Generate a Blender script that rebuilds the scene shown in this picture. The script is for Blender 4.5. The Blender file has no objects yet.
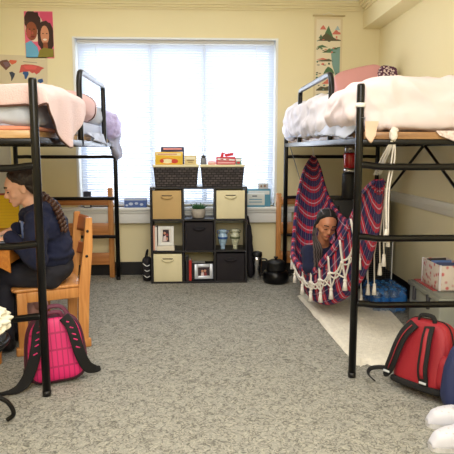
import bpy, bmesh, math, random
from mathutils import Vector, Matrix, noise, Euler
random.seed(4)
PI = math.pi
sc = bpy.context.scene
COL = sc.collection

# ---------------------------------------------------------------- camera, world, lights, exposure
cam_d = bpy.data.cameras.new('camera')
cam_d.sensor_width = 36.0
cam_d.lens = 36.0 * 560 / 454
cam_d.clip_start = 0.05
cam = bpy.data.objects.new('camera', cam_d)
COL.objects.link(cam)
cam.location = (0, 0, 1.27)
cam.rotation_euler = (PI/2 - math.atan(77/560), 0, -math.atan(28/560))
sc.camera = cam

w = bpy.data.worlds.new('overcast_sky'); sc.world = w
w.use_nodes = True
bg = w.node_tree.nodes['Background']
bg.inputs[0].default_value = (0.86, 0.92, 1.0, 1)
bg.inputs[1].default_value = 4.4

def area(name, loc, rot, sx, sy, power, col):
    l = bpy.data.lights.new(name, 'AREA'); l.shape = 'RECTANGLE'
    l.size = sx; l.size_y = sy; l.energy = power; l.color = col
    o = bpy.data.objects.new(name, l); COL.objects.link(o)
    o.location = loc; o.rotation_euler = rot
    return o
area('ceiling_light_panel', (0.0, 0.9, 2.66), (0, 0, 0), 1.3, 1.3, 58, (1, 0.97, 0.92))
area('ceiling_light_panel', (-0.1, 3.3, 2.66), (0, 0, 0), 1.3, 1.3, 25, (1, 0.97, 0.92))
area('front_fill_light', (0.1, -0.9, 2.2), (math.radians(68), 0, 0), 2.0, 1.0, 54, (1, 0.97, 0.93))  # unseen fill light added behind the camera to brighten the room
area('window_daylight', (-0.21, 5.60, 1.55), (math.radians(-90), 0, 0), 1.95, 1.6, 22, (0.86, 0.92, 1.0))

sc.view_settings.view_transform = 'Standard'
sc.view_settings.look = 'None'
sc.view_settings.exposure = 0.0
sc.view_settings.gamma = 1.0
sc.view_settings.use_curve_mapping = False

# ---------------------------------------------------------------- materials
def srgb(r, g, b):
    f = lambda c: (c/255/12.92) if c/255 <= 0.04045 else ((c/255+0.055)/1.055)**2.4
    return (f(r), f(g), f(b), 1)
MATS = {}
def mat(name, col, rough=0.6, metal=0.0, var=0.0, vscale=8.0, bump=0.0, bscale=60.0, coat=0.0, sheen=0.0, trans=0.0, alpha=1.0, stretch=None, sub=0.0):
    if name in MATS: return MATS[name]
    m = bpy.data.materials.new(name); m.use_nodes = True
    nt = m.node_tree; N = nt.nodes; L = nt.links
    b = N['Principled BSDF']
    c = srgb(*col)
    b.inputs['Base Color'].default_value = c
    b.inputs['Roughness'].default_value = rough
    b.inputs['Metallic'].default_value = metal
    b.inputs['Coat Weight'].default_value = coat
    b.inputs['Sheen Weight'].default_value = sheen
    b.inputs['Transmission Weight'].default_value = trans
    b.inputs['Alpha'].default_value = alpha
    if sub:
        b.inputs['Subsurface Weight'].default_value = sub
        b.inputs['Subsurface Radius'].default_value = (0.02, 0.008, 0.004)
    tc = N.new('ShaderNodeTexCoord'); mp = N.new('ShaderNodeMapping')
    L.new(tc.outputs['Object'], mp.inputs[0])
    if stretch: mp.inputs['Scale'].default_value = stretch
    if var > 0:
        n = N.new('ShaderNodeTexNoise'); n.inputs['Scale'].default_value = vscale; n.inputs['Detail'].default_value = 5
        L.new(mp.outputs[0], n.inputs['Vector'])
        r = N.new('ShaderNodeValToRGB')
        r.color_ramp.elements[0].position = 0.3; r.color_ramp.elements[1].position = 0.7
        r.color_ramp.elements[0].color = tuple(x*(1-var) for x in c[:3]) + (1,)
        r.color_ramp.elements[1].color = tuple(min(1, x*(1+var*0.6)) for x in c[:3]) + (1,)
        L.new(n.outputs['Fac'], r.inputs[0]); L.new(r.outputs[0], b.inputs['Base Color'])
    if bump > 0:
        n2 = N.new('ShaderNodeTexNoise'); n2.inputs['Scale'].default_value = bscale; n2.inputs['Detail'].default_value = 4
        L.new(mp.outputs[0], n2.inputs['Vector'])
        bp = N.new('ShaderNodeBump'); bp.inputs['Strength'].default_value = bump; bp.inputs['Distance'].default_value = 0.01
        L.new(n2.outputs['Fac'], bp.inputs['Height']); L.new(bp.outputs[0], b.inputs['Normal'])
    MATS[name] = m
    return m

def mix_rgb(nt, fac, a, b):
    n = nt.nodes.new('ShaderNodeMix'); n.data_type = 'RGBA'
    for i, v in ((0, fac), (6, a), (7, b)):
        if isinstance(v, (int, float)): n.inputs[i].default_value = v
        elif isinstance(v, tuple): n.inputs[i].default_value = v
        else: nt.links.new(v, n.inputs[i])
    return n.outputs[2]
def math_node(nt, op, a, b=0.0):
    n = nt.nodes.new('ShaderNodeMath'); n.operation = op
    for i, v in ((0, a), (1, b)):
        if isinstance(v, (int, float)): n.inputs[i].default_value = v
        else: nt.links.new(v, n.inputs[i])
    return n.outputs[0]

def wood(name, c1, c2, rough=0.45, axis='X', scale=1.0):
    if name in MATS: return MATS[name]
    m = mat(name, c1, rough)
    nt = m.node_tree; N = nt.nodes; L = nt.links; b = N['Principled BSDF']
    tc = N.new('ShaderNodeTexCoord'); mp = N.new('ShaderNodeMapping')
    s = {'X': (1.2, 14, 14), 'Y': (14, 1.2, 14), 'Z': (14, 14, 1.2)}[axis]
    mp.inputs['Scale'].default_value = tuple(v*scale for v in s)
    L.new(tc.outputs['Object'], mp.inputs[0])
    n = N.new('ShaderNodeTexNoise'); n.inputs['Scale'].default_value = 3.0; n.inputs['Detail'].default_value = 6; n.inputs['Distortion'].default_value = 0.6
    L.new(mp.outputs[0], n.inputs['Vector'])
    r = N.new('ShaderNodeValToRGB'); r.color_ramp.elements[0].position = 0.35; r.color_ramp.elements[1].position = 0.68
    r.color_ramp.elements[0].color = srgb(*c2); r.color_ramp.elements[1].color = srgb(*c1)
    L.new(n.outputs['Fac'], r.inputs[0]); L.new(r.outputs[0], b.inputs['Base Color'])
    b.inputs['Coat Weight'].default_value = 0.2
    return m

def carpet_mat():
    m = mat('carpet_loop', (150, 148, 132), 0.95)
    nt = m.node_tree; N = nt.nodes; L = nt.links; b = N['Principled BSDF']
    tc = N.new('ShaderNodeTexCoord')
    def worm(scale, wdt, dist, off):
        mp = N.new('ShaderNodeMapping'); mp.inputs['Location'].default_value = (off, off*2, 0); L.new(tc.outputs['Object'], mp.inputs[0])
        n = N.new('ShaderNodeTexNoise'); n.inputs['Scale'].default_value = scale; n.inputs['Detail'].default_value = 1.0; n.inputs['Distortion'].default_value = dist
        L.new(mp.outputs[0], n.inputs['Vector'])
        a = math_node(nt, 'ABSOLUTE', math_node(nt, 'SUBTRACT', n.outputs['Fac'], 0.5))
        return math_node(nt, 'SUBTRACT', 1.0, math_node(nt, 'MINIMUM', math_node(nt, 'DIVIDE', a, wdt), 1.0))
    w1 = worm(24, 0.075, 1.2, 0.0); w2 = worm(30, 0.05, 1.6, 7.3)
    n0 = N.new('ShaderNodeTexNoise'); n0.inputs['Scale'].default_value = 60; n0.inputs['Detail'].default_value = 3; L.new(tc.outputs['Object'], n0.inputs['Vector'])
    c0 = mix_rgb(nt, n0.outputs['Fac'], srgb(134, 134, 129), srgb(180, 177, 166))
    c1 = mix_rgb(nt, math_node(nt, 'MULTIPLY', w1, 0.85), c0, srgb(70, 70, 64))
    c2 = mix_rgb(nt, math_node(nt, 'MULTIPLY', w2, 0.6), c1, srgb(212, 206, 188))
    n3 = N.new('ShaderNodeTexNoise'); n3.inputs['Scale'].default_value = 260; n3.inputs['Detail'].default_value = 2
    L.new(tc.outputs['Object'], n3.inputs['Vector'])
    c3 = mix_rgb(nt, math_node(nt, 'MULTIPLY', n3.outputs['Fac'], 0.4), c2, srgb(110, 109, 102))
    L.new(c3, b.inputs['Base Color'])
    bp = N.new('ShaderNodeBump'); bp.inputs['Strength'].default_value = 0.5; bp.inputs['Distance'].default_value = 0.006
    L.new(n3.outputs['Fac'], bp.inputs['Height']); L.new(bp.outputs[0], b.inputs['Normal'])
    return m

def plaid_mat():
    m = mat('plaid_cotton', (120, 30, 50), 0.9)
    nt = m.node_tree; N = nt.nodes; L = nt.links; b = N['Principled BSDF']
    uv = N.new('ShaderNodeUVMap'); sp = N.new('ShaderNodeSeparateXYZ'); L.new(uv.outputs[0], sp.inputs[0])
    def band(src, freq, lo, hi, off=0.0):
        a = math_node(nt, 'FRACT', math_node(nt, 'ADD', math_node(nt, 'MULTIPLY', src, freq), off))
        return math_node(nt, 'MULTIPLY', math_node(nt, 'GREATER_THAN', a, lo), math_node(nt, 'LESS_THAN', a, hi))
    U, V = sp.outputs[0], sp.outputs[1]
    red, navy, white, purple = srgb(192, 34, 50), srgb(36, 38, 84), srgb(206, 196, 212), srgb(126, 48, 92)
    c = mix_rgb(nt, band(U, 27, 0.45, 0.95), red, navy)
    c = mix_rgb(nt, math_node(nt, 'MULTIPLY', band(V, 9, 0.5, 0.96), 0.5), c, navy)
    c = mix_rgb(nt, math_node(nt, 'MULTIPLY', band(V, 9, 0.1, 0.3), 0.4), c, purple)
    c = mix_rgb(nt, math_node(nt, 'MULTIPLY', band(U, 27, 0.18, 0.25), 0.6), c, white)
    c = mix_rgb(nt, math_node(nt, 'MULTIPLY', band(V, 9, 0.70, 0.75), 0.45), c, white)
    L.new(c, b.inputs['Base Color'])
    return m

def wicker_mat():
    m = mat('dark_wicker', (40, 36, 38), 0.55)
    nt = m.node_tree; N = nt.nodes; L = nt.links; b = N['Principled BSDF']
    tc = N.new('ShaderNodeTexCoord'); sp = N.new('ShaderNodeSeparateXYZ'); L.new(tc.outputs['Object'], sp.inputs[0])
    cb = N.new('ShaderNodeCombineXYZ'); L.new(math_node(nt, 'ADD', sp.outputs[0], sp.outputs[1]), cb.inputs[0]); L.new(sp.outputs[2], cb.inputs[1])
    br = N.new('ShaderNodeTexBrick'); br.inputs['Scale'].default_value = 11; br.inputs['Mortar Size'].default_value = 0.05
    br.inputs['Color1'].default_value = srgb(92, 82, 82); br.inputs['Color2'].default_value = srgb(56, 48, 52); br.inputs['Mortar'].default_value = srgb(14, 12, 14)
    L.new(cb.outputs[0], br.inputs['Vector']); L.new(br.outputs['Color'], b.inputs['Base Color'])
    bp = N.new('ShaderNodeBump'); bp.inputs['Strength'].default_value = 0.8; bp.inputs['Distance'].default_value = 0.01
    L.new(br.outputs['Fac'], bp.inputs['Height']); bp.invert = True; L.new(bp.outputs[0], b.inputs['Normal'])
    return m

def pink_quilt_mat():
    m = mat('pink_plaid_nylon', (226, 34, 118), 0.5)
    nt = m.node_tree; N = nt.nodes; L = nt.links; b = N['Principled BSDF']
    tc = N.new('ShaderNodeTexCoord'); sp = N.new('ShaderNodeSeparateXYZ'); L.new(tc.outputs['Object'], sp.inputs[0])
    def line(src, f, w):
        return math_node(nt, 'LESS_THAN', math_node(nt, 'FRACT', math_node(nt, 'MULTIPLY', src, f)), w)
    a = math_node(nt, 'MAXIMUM', line(sp.outputs[0], 36, 0.22), line(sp.outputs[2], 11, 0.12))
    c = mix_rgb(nt, math_node(nt, 'MULTIPLY', a, 0.55), srgb(218, 36, 112), srgb(128, 12, 62))
    L.new(c, b.inputs['Base Color'])
    return m

def slat_mat():
    m = bpy.data.materials.new('white_blind_vinyl'); m.use_nodes = True
    nt = m.node_tree; N = nt.nodes; L = nt.links
    b = N['Principled BSDF']; b.inputs['Base Color'].default_value = srgb(240, 244, 250); b.inputs['Roughness'].default_value = 0.5
    t = N.new('ShaderNodeBsdfTranslucent'); t.inputs[0].default_value = srgb(236, 242, 252)
    mx = N.new('ShaderNodeMixShader'); mx.inputs[0].default_value = 0.5
    L.new(b.outputs[0], mx.inputs[1]); L.new(t.outputs[0], mx.inputs[2]); L.new(mx.outputs[0], N['Material Output'].inputs[0])
    return m
def glass_mat():
    m = bpy.data.materials.new('window_glass'); m.use_nodes = True
    nt = m.node_tree; N = nt.nodes; L = nt.links
    t = N.new('ShaderNodeBsdfTransparent'); g = N.new('ShaderNodeBsdfGlossy'); g.inputs['Roughness'].default_value = 0.02
    mx = N.new('ShaderNodeMixShader'); mx.inputs[0].default_value = 0.06
    L.new(t.outputs[0], mx.inputs[1]); L.new(g.outputs[0], mx.inputs[2]); L.new(mx.outputs[0], N['Material Output'].inputs[0])
    return m

M_wall = mat('cream_paint', (241, 229, 186), 0.75, var=0.02, vscale=1.5, bump=0.05, bscale=140)
M_ceil = mat('ceiling_paint', (244, 240, 224), 0.8)
M_white = mat('white_paint', (236, 237, 234), 0.5)
M_black = mat('black_gloss_tube', (6, 6, 9), 0.3)
M_black.node_tree.nodes['Principled BSDF'].inputs['Specular IOR Level'].default_value = 0.35
M_matte = mat('black_plastic', (13, 13, 16), 0.5, var=0.1)
M_baseb = mat('black_vinyl_base', (24, 24, 28), 0.5)
M_orange = wood('orange_oak', (214, 150, 84), (186, 120, 60), axis='Z')
M_oakx = wood('orange_oak_rail', (206, 140, 78), (176, 108, 54), axis='X')
M_chair = wood('chair_oak', (222, 158, 90), (196, 128, 66), axis='Z')
M_desk = wood('desk_oak', (206, 134, 52), (178, 104, 36), axis='Y')
M_board = wood('bed_board_ply', (214, 178, 130), (186, 144, 94), axis='X')
M_board_shaded = wood('shaded_board_ply', (172, 130, 88), (142, 102, 64), axis='X')  # same ply as the left bed board, with shade put into its colour
M_carpet = carpet_mat(); M_plaid = plaid_mat(); M_wicker = wicker_mat(); M_quilt = pink_quilt_mat()
M_slat = slat_mat(); M_glass = glass_mat()
M_cream = mat('cream_canvas', (236, 226, 186), 0.85, var=0.04, bump=0.2, bscale=200)
M_tan = mat('tan_canvas', (204, 172, 118), 0.85, var=0.04, bump=0.2, bscale=200)
M_blkcv = mat('black_canvas', (30, 26, 32), 0.85, bump=0.2, bscale=200)
M_unit = mat('black_laminate', (26, 24, 30), 0.45, var=0.1)
M_pinkb = mat('pink_fleece', (224, 192, 190), 0.95, var=0.05, bump=0.5, bscale=120, sheen=0.3)
M_pinkp = mat('pink_pillow_cloth', (226, 186, 182), 0.9, var=0.05, bump=0.2, bscale=60)
M_grey = mat('blue_grey_cotton', (188, 194, 206), 0.9, var=0.08, vscale=5)
M_brown = mat('brown_piping', (86, 56, 46), 0.8)
M_coral = mat('coral_sheet', (226, 150, 124), 0.9)
M_matt = mat('pale_blue_sheet', (200, 208, 230), 0.9)
M_whitec = mat('ivory_cotton', (234, 219, 222), 0.9, var=0.03, vscale=3)
M_sheetw = mat('white_cotton', (228, 224, 232), 0.9, var=0.04, vscale=4)
M_lilac = mat('lilac_plush', (196, 184, 230), 0.95, sheen=0.6, bump=0.9, bscale=90)
M_dpink = mat('dusty_pink_cloth', (222, 160, 158), 0.85, var=0.03)
M_greyc = mat('grey_knit', (160, 160, 176), 0.95, bump=0.5, bscale=120)
M_chrome = mat('brushed_steel', (200, 200, 204), 0.22, metal=1.0)
M_redg = mat('red_plastic', (196, 22, 30), 0.2, coat=0.6)
M_red = mat('red_nylon', (154, 26, 40), 0.6, var=0.06, bump=0.15, bscale=90)
M_strap = mat('black_webbing', (16, 15, 18), 0.8, bump=0.4, bscale=300)
M_mar = mat('maroon_nylon', (96, 30, 58), 0.6)
M_navy = mat('navy_fleece', (24, 30, 60), 0.95, var=0.1, bump=0.2, bscale=160)
M_navyb = mat('navy_nylon', (36, 46, 88), 0.6, var=0.06)
M_blackp = mat('charcoal_cotton', (34, 34, 46), 0.85, var=0.1)
M_skin = mat('light_brown_skin', (236, 184, 160), 0.5, sub=0.1, var=0.03)
M_skin2 = mat('deep_brown_skin', (186, 124, 92), 0.45, sub=0.08, var=0.04)
M_hair = mat('dark_brown_hair', (34, 22, 20), 0.45, var=0.3, vscale=60, stretch=(1, 1, 0.2), bump=0.6, bscale=150)
M_hairb = mat('brown_hair_highlight', (70, 42, 30), 0.45, var=0.5, vscale=50)
M_hair2 = mat('black_braided_hair', (18, 13, 15), 0.8, var=0.3, vscale=60)
M_lip = mat('muted_lip', (170, 84, 78), 0.45)
M_lip2 = mat('dark_rose_lip', (150, 74, 66), 0.45)
M_eye = mat('eye_white', (228, 222, 216), 0.3)
M_lash = mat('dark_lash', (26, 18, 18), 0.7)
M_croc = mat('white_foam', (214, 214, 226), 0.5)
M_sole = mat('worn_sole', (206, 204, 206), 0.7, var=0.2, vscale=40)
M_rug = mat('cream_shag', (246, 240, 224), 1.0, var=0.10, vscale=30, bump=1.0, bscale=120, sheen=0.3)
M_bin = mat('grey_storage_plastic', (172, 176, 168), 0.35, trans=0.15)
M_cord = mat('white_cotton_cord', (236, 230, 222), 0.9, bump=0.5, bscale=200)
M_paper = mat('white_paper', (240, 238, 232), 0.8)
M_yel = mat('yellow_paper', (236, 200, 40), 0.8)
M_ruff = mat('cream_ruffle', (236, 230, 208), 0.95, bump=0.4, bscale=120)

# ---------------------------------------------------------------- mesh helpers
W = {}
def wm(o): return W.get(o.name, Matrix.Identity(4))
class MB:
    def __init__(s, M=None): s.bm = bmesh.new(); s.mi = 0; s.M = M or Matrix.Identity(4); s.uv = None
    def _fin(s, vs, fs, smooth):
        bmesh.ops.transform(s.bm, matrix=s.M, verts=vs)
        for f in fs: f.material_index = s.mi; f.smooth = smooth
    def _op(s, fn, smooth, **k):
        before = set(s.bm.faces)
        r = fn(s.bm, **k); vs = r['verts']
        fs = [f for f in s.bm.faces if f not in before]
        s._fin(vs, fs, smooth)
        return vs
    def box(s, c, d, rot=None, bev=0.0, seg=2):
        T = Matrix.Translation(c) @ (rot.to_matrix().to_4x4() if rot else Matrix.Identity(4)) @ Matrix.Diagonal((d[0], d[1], d[2], 1))
        bm2 = bmesh.new(); bmesh.ops.create_cube(bm2, size=1, matrix=T)
        if bev > 0: bmesh.ops.bevel(bm2, geom=bm2.edges[:], offset=bev, segments=seg, affect='EDGES', profile=0.5)
        s._merge(bm2, bev > 0 and seg > 1)
    def b2(s, a, b, bev=0.0, seg=2):
        s.box([(a[i]+b[i])/2 for i in range(3)], [abs(b[i]-a[i]) for i in range(3)], bev=bev, seg=seg)
    def _merge(s, bm2, smooth):
        vm = {}
        for v in bm2.verts: vm[v] = s.bm.verts.new(s.M @ v.co)
        for f in bm2.faces:
            try: nf = s.bm.faces.new([vm[v] for v in f.verts]); nf.material_index = s.mi; nf.smooth = smooth
            except ValueError: pass
        bm2.free()
    def sphere(s, c, r, rot=None, seg=20):
        if isinstance(r, (int, float)): r = (r, r, r)
        T = Matrix.Translation(c) @ (rot.to_matrix().to_4x4() if rot else Matrix.Identity(4)) @ Matrix.Diagonal((r[0], r[1], r[2], 1))
        s._op(bmesh.ops.create_uvsphere, True, u_segments=seg, v_segments=max(8, seg*2//3), radius=1, matrix=T)
    def cone(s, a, b, r1, r2, seg=16, smooth=True):
        a = Vector(a); b = Vector(b); d = b-a
        T = Matrix.Translation((a+b)/2) @ d.to_track_quat('Z', 'Y').to_matrix().to_4x4()
        s._op(bmesh.ops.create_cone, smooth, cap_ends=True, segments=seg, radius1=r1, radius2=r2, depth=d.length, matrix=T)
    def caps(s, a, b, r1, r2=None, seg=14):
        r2 = r1 if r2 is None else r2
        s.cone(a, b, r1, r2, seg); s.sphere(a, r1, seg=seg); s.sphere(b, r2, seg=seg)
    def tube(s, pts, r, seg=10, closed=False, flat=None, cap=True):
        # flat: (w, h) for a ribbon-like section
        pts = [Vector(p) for p in pts]; n = len(pts)
        rs = r if isinstance(r, (list, tuple)) else [r]*n
        up = Vector((0, 0, 1)); rings = []
        prev = None
        for i, p in enumerate(pts):
            if closed: t = pts[(i+1) % n]-pts[i-1]
            else: t = pts[min(i+1, n-1)]-pts[max(i-1, 0)]
            t.normalize()
            if prev is None:
                a = t.cross(up)
                if a.length < 0.1: a = t.cross(Vector((0, 1, 0)))
                a.normalize()
            else:
                a = prev - t*prev.dot(t); a.normalize()
            prev = a; b = t.cross(a)
            ring = []
            for k in range(seg):
                an = 2*PI*k/seg
                wx, hy = (flat if flat else (rs[i], rs[i]))
                ring.append(s.bm.verts.new(s.M @ (p + a*math.cos(an)*wx + b*math.sin(an)*hy)))
            rings.append(ring)
        m = n if closed else n-1
        for i in range(m):
            A, B = rings[i], rings[(i+1) % n]
            for k in range(seg):
                f = s.bm.faces.new((A[k], A[(k+1) % seg], B[(k+1) % seg], B[k])); f.smooth = True; f.material_index = s.mi
        if not closed and cap:
            for rr in (rings[0][::-1], rings[-1]):
                f = s.bm.faces.new(rr); f.material_index = s.mi
    def lathe(s, c, prof, seg=28, smooth=True):
        c = Vector(c); rings = []
        for r, z in prof:
            rings.append([s.bm.verts.new(s.M @ (c+Vector((max(r, 1e-4)*math.cos(2*PI*k/seg), max(r, 1e-4)*math.sin(2*PI*k/seg), z)))) for k in range(seg)])
        for A, B in zip(rings, rings[1:]):
            for k in range(seg):
                f = s.bm.faces.new((A[k], A[(k+1) % seg], B[(k+1) % seg], B[k])); f.smooth = smooth; f.material_index = s.mi
        for rr in (rings[0][::-1], rings[-1]):
            f = s.bm.faces.new(rr); f.material_index = s.mi
    def prism(s, poly, o, ux, uy, n, t):
        # polygon in plane (o, ux, uy), thickness t along n
        o, ux, uy, n = map(Vector, (o, ux, uy, n))
        A = [s.bm.verts.new(s.M @ (o+ux*p[0]+uy*p[1])) for p in poly]
        B = [s.bm.verts.new(s.M @ (o+ux*p[0]+uy*p[1]+n*t)) for p in poly]
        k = len(poly)
        for i in range(k):
            f = s.bm.faces.new((A[i], A[(i+1) % k], B[(i+1) % k], B[i])); f.material_index = s.mi
        f = s.bm.faces.new(A[::-1]); f.material_index = s.mi
        f = s.bm.faces.new(B); f.material_index = s.mi
    def grid(s, fn, nu, nv, closed_u=False, closed_v=False):
        if s.uv is None: s.uv = s.bm.loops.layers.uv.new('UVMap')
        V = [[s.bm.verts.new(s.M @ Vector(fn(i/nu, j/nv))) for j in range(nv+(0 if closed_v else 1))] for i in range(nu+(0 if closed_u else 1))]
        for i in range(nu):
            for j in range(nv):
                i2 = (i+1) % len(V); j2 = (j+1) % len(V[0])
                f = s.bm.faces.new((V[i][j], V[i2][j], V[i2][j2], V[i][j2])); f.smooth = True; f.material_index = s.mi
                for lp, q in zip(f.loops, ((i/nu, j/nv), ((i+1)/nu, j/nv), ((i+1)/nu, (j+1)/nv), (i/nu, (j+1)/nv))):
                    lp[s.uv].uv = q
    def puff(s, c, r, e1=0.4, e2=0.4, rot=None, nu=48, nv=24, amp=0.0, fr=4.0, seed=0.0, fz=1.0):
        # superellipsoid with wrinkles
        R = rot.to_matrix() if rot else Matrix.Identity(3); c = Vector(c)
        def pw(x, e): return math.copysign(abs(x)**e, x)
        def fn(u, v):
            th = 2*PI*u; ph = -PI/2+PI*v
            p = Vector((r[0]*pw(math.cos(ph), e1)*pw(math.cos(th), e2), r[1]*pw(math.cos(ph), e1)*pw(math.sin(th), e2), r[2]*pw(math.sin(ph), e1)))
            if amp:
                q = Vector((p.x*fr, p.y*fr, p.z*fr*fz))+Vector((seed, seed*2, 0))
                d = noise.noise(q)+0.5*noise.noise(q*2.3)+0.25*noise.noise(q*5)
                k = Vector((p.x/r[0]**1, p.y/r[1], p.z/r[2])); k.normalize()
                p = p + Vector((k.x*amp*d, k.y*amp*d, k.z*amp*d))
            return c + R @ p
        s.grid(fn, nu, nv, closed_u=True)
        bmesh.ops.remove_doubles(s.bm, verts=s.bm.verts[:], dist=1e-5)
    def build(s, name, mats, parent=None, world=True, loc=None):
        bm = s.bm
        if parent is not None:
            if world: bmesh.ops.transform(bm, matrix=wm(parent).inverted(), verts=bm.verts[:])
        elif loc is not None:
            bmesh.ops.transform(bm, matrix=Matrix.Translation(loc).inverted(), verts=bm.verts[:])
        bmesh.ops.recalc_face_normals(bm, faces=bm.faces[:])
        me = bpy.data.meshes.new(name); bm.to_mesh(me); bm.free()
        for m in (mats if isinstance(mats, (list, tuple)) else [mats]): me.materials.append(m)
        o = bpy.data.objects.new(name, me); COL.objects.link(o)
        if parent is not None:
            o.parent = parent; W[o.name] = wm(parent).copy()
        else:
            if loc is not None: o.location = loc; W[o.name] = Matrix.Translation(loc)
            else: W[o.name] = Matrix.Identity(4)
        return o

def tag(o, label=None, cat=None, group=None, kind=None):
    if label: o['label'] = label
    if cat: o['category'] = cat
    if group: o['group'] = group
    if kind: o['kind'] = kind
    return o
def thing(name, label, cat, loc=(0, 0, 0), rot=(0, 0, 0), group=None):
    o = bpy.data.objects.new(name, None); COL.objects.link(o); o.empty_display_size = 0.1
    o.location = loc; o.rotation_euler = rot
    W[o.name] = Matrix.LocRotScale(Vector(loc), Euler(rot), None)
    return tag(o, label, cat, group)
def copy_tree(o, loc=None, rot=None, parent=None):
    c = o.copy(); COL.objects.link(c); c.parent = parent
    if loc is not None: c.location = loc
    if rot is not None: c.rotation_euler = rot
    for ch in list(o.children): copy_tree(ch, parent=c)
    return c
def struct(name, mb, m, parent=None):
    o = mb.build(name, m, parent)
    if parent is None: o['kind'] = 'structure'
    return o
def remesh(o, voxel, smooth=4, disp=None, factor=0.6):
    md = o.modifiers.new('r', 'REMESH'); md.mode = 'VOXEL'; md.voxel_size = voxel; md.use_smooth_shade = True
    if smooth:
        sm = o.modifiers.new('s', 'SMOOTH'); sm.iterations = smooth; sm.factor = factor
    dg = bpy.context.evaluated_depsgraph_get(); dg.update()
    me = bpy.data.meshes.new_from_object(o.evaluated_get(dg))
    mats = list(o.data.materials)
    o.modifiers.clear(); old = o.data; o.data = me; bpy.data.meshes.remove(old)
    me.materials.clear()
    for m in mats: me.materials.append(m)
    for p in me.polygons: p.use_smooth = True; p.material_index = 0
    if disp:
        nrm = [v.normal.copy() for v in me.vertices]
        for v, n in zip(me.vertices, nrm): v.co += n*disp(v.co)
    me.update()
    return o
def folds(amp, fr, stretch=(1, 1, 1)):
    st = Vector(stretch)
    def f(p):
        q = Vector((p.x*st.x, p.y*st.y, p.z*st.z))*fr
        return amp*(noise.noise(q)+0.5*noise.noise(q*2.1+Vector((3, 1, 7))))
    return f
def wrinkle(p, amp, fr):
    # soft folds: ridged noise along slanted directions
    q = Vector((p.x*fr+1.7*noise.noise(p*3), p.y*fr*0.45+1.3*noise.noise(p*4+Vector((5, 5, 5))), p.z*fr*0.8))
    return amp*(0.55-1.6*abs(noise.noise(q)))+amp*0.35*noise.noise(q*2.7)
def cr(pts, n=8):
    # Catmull-Rom through points
    P = [Vector(p) for p in pts]; out = []
    for i in range(len(P)-1):
        p0 = P[max(i-1, 0)]; p1 = P[i]; p2 = P[i+1]; p3 = P[min(i+2, len(P)-1)]
        for k in range(n):
            t = k/n
            out.append(0.5*((2*p1)+(p2-p0)*t+(2*p0-5*p1+4*p2-p3)*t*t+(3*p1-p0-3*p2+p3)*t**3))
    out.append(P[-1]); return out
# ---------------------------------------------------------------- the room
XL, XR, YB, YF, ZC = -2.0, 1.80, 5.68, -1.4, 2.70
WX0, WX1, WZ0, WZ1 = -1.215, 0.79, 0.70, 2.355
b = MB(); b.b2((XL-0.1, YF-0.1, -0.06), (XR+0.1, YB+0.1, 0)); struct('floor', b, M_carpet)
b = MB(); b.b2((XL-0.1, YF-0.1, ZC), (XR+0.1, YB+0.2, ZC+0.06)); struct('ceiling', b, M_ceil)
b = MB()
b.b2((XL-0.1, YB, 0), (WX0, YB+0.2, ZC)); b.b2((WX1, YB, 0), (XR+0.1, YB+0.2, ZC))
b.b2((WX0, YB, 0), (WX1, YB+0.2, WZ0)); b.b2((WX0, YB, WZ1), (WX1, YB+0.2, ZC))
struct('wall_back', b, M_wall)
b = MB(); b.b2((XL-0.1, YF, 0), (XL, YB, ZC)); struct('wall_left', b, M_wall)
b = MB(); b.b2((XR, YF, 0), (XR+0.1, YB, ZC)); struct('wall_right', b, M_wall)
b = MB(); b.b2((XL, YF-0.1, 0), (XR, YF, ZC)); struct('wall_front', b, M_wall)
for nm, a, c in (('baseboard_back', (XL, YB-0.012, 0), (XR, YB, 0.135)), ('baseboard_left', (XL, YF, 0), (XL+0.012, YB-0.012, 0.135)), ('baseboard_right', (XR-0.012, YF, 0), (XR, YB-0.012, 0.135))):
    b = MB(); b.b2(a, c, bev=0.003, seg=1); struct(nm, b, M_baseb)
# boxed beam along the right wall, with crown moulding
b = MB(); b.b2((1.63, YF, 2.455), (XR, YB, ZC)); struct('beam', b, M_wall)
def crown(b, x0, x1, y, dirn='Y'):
    for dz, dd, hh in ((0.0, 0.075, 0.022), (0.022, 0.06, 0.022), (0.044, 0.035, 0.02), (0.064, 0.015, 0.018)):
        if dirn == 'Y': b.b2((x0, y-dd, ZC-dz-hh), (x1, y, ZC-dz))
        else: b.b2((y-dd, x0, ZC-dz-hh), (y, x1, ZC-dz))
b = MB(); crown(b, XL, 1.63, YB); struct('trim_1', b, M_wall)
b = MB(); crown(b, YF, YB-0.075, 1.63, 'X'); struct('trim_2', b, M_wall)
# window
b = MB()
b.b2((WX0, YB-0.012, WZ0), (WX0+0.022, YB+0.15, WZ1)); b.b2((WX1-0.022, YB-0.012, WZ0), (WX1, YB+0.15, WZ1))
b.b2((WX0+0.022, YB-0.012, WZ1-0.016), (WX1-0.022, YB+0.15, WZ1))
for fx in (WX0+0.022, -0.50, 0.03, WX1-0.077): b.b2((fx, YB+0.12, WZ0), (fx+0.055, YB+0.16, WZ1-0.016))
for fz in (WZ0, WZ1-0.09): b.b2((WX0+0.05, YB+0.121, fz), (WX1-0.03, YB+0.159, fz+0.06))
win = struct('window_1', b, M_white)
b = MB(); b.b2((WX0+0.05, YB+0.135, WZ0+0.03), (WX1-0.04, YB+0.139, WZ1-0.05)); struct('window_pane', b, M_glass, win)
b = MB()
b.b2((-1.38, YB-0.10, WZ0-0.032), (0.98, YB+0.12, WZ0), bev=0.008)
b.b2((-1.34, YB-0.07, WZ0-0.16), (0.94, YB, WZ0-0.032), bev=0.006)
b.b2((-1.36, YB-0.085, WZ0-0.055), (0.96, YB, WZ0-0.032), bev=0.004)
struct('window_sill', b, M_white, win)
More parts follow.
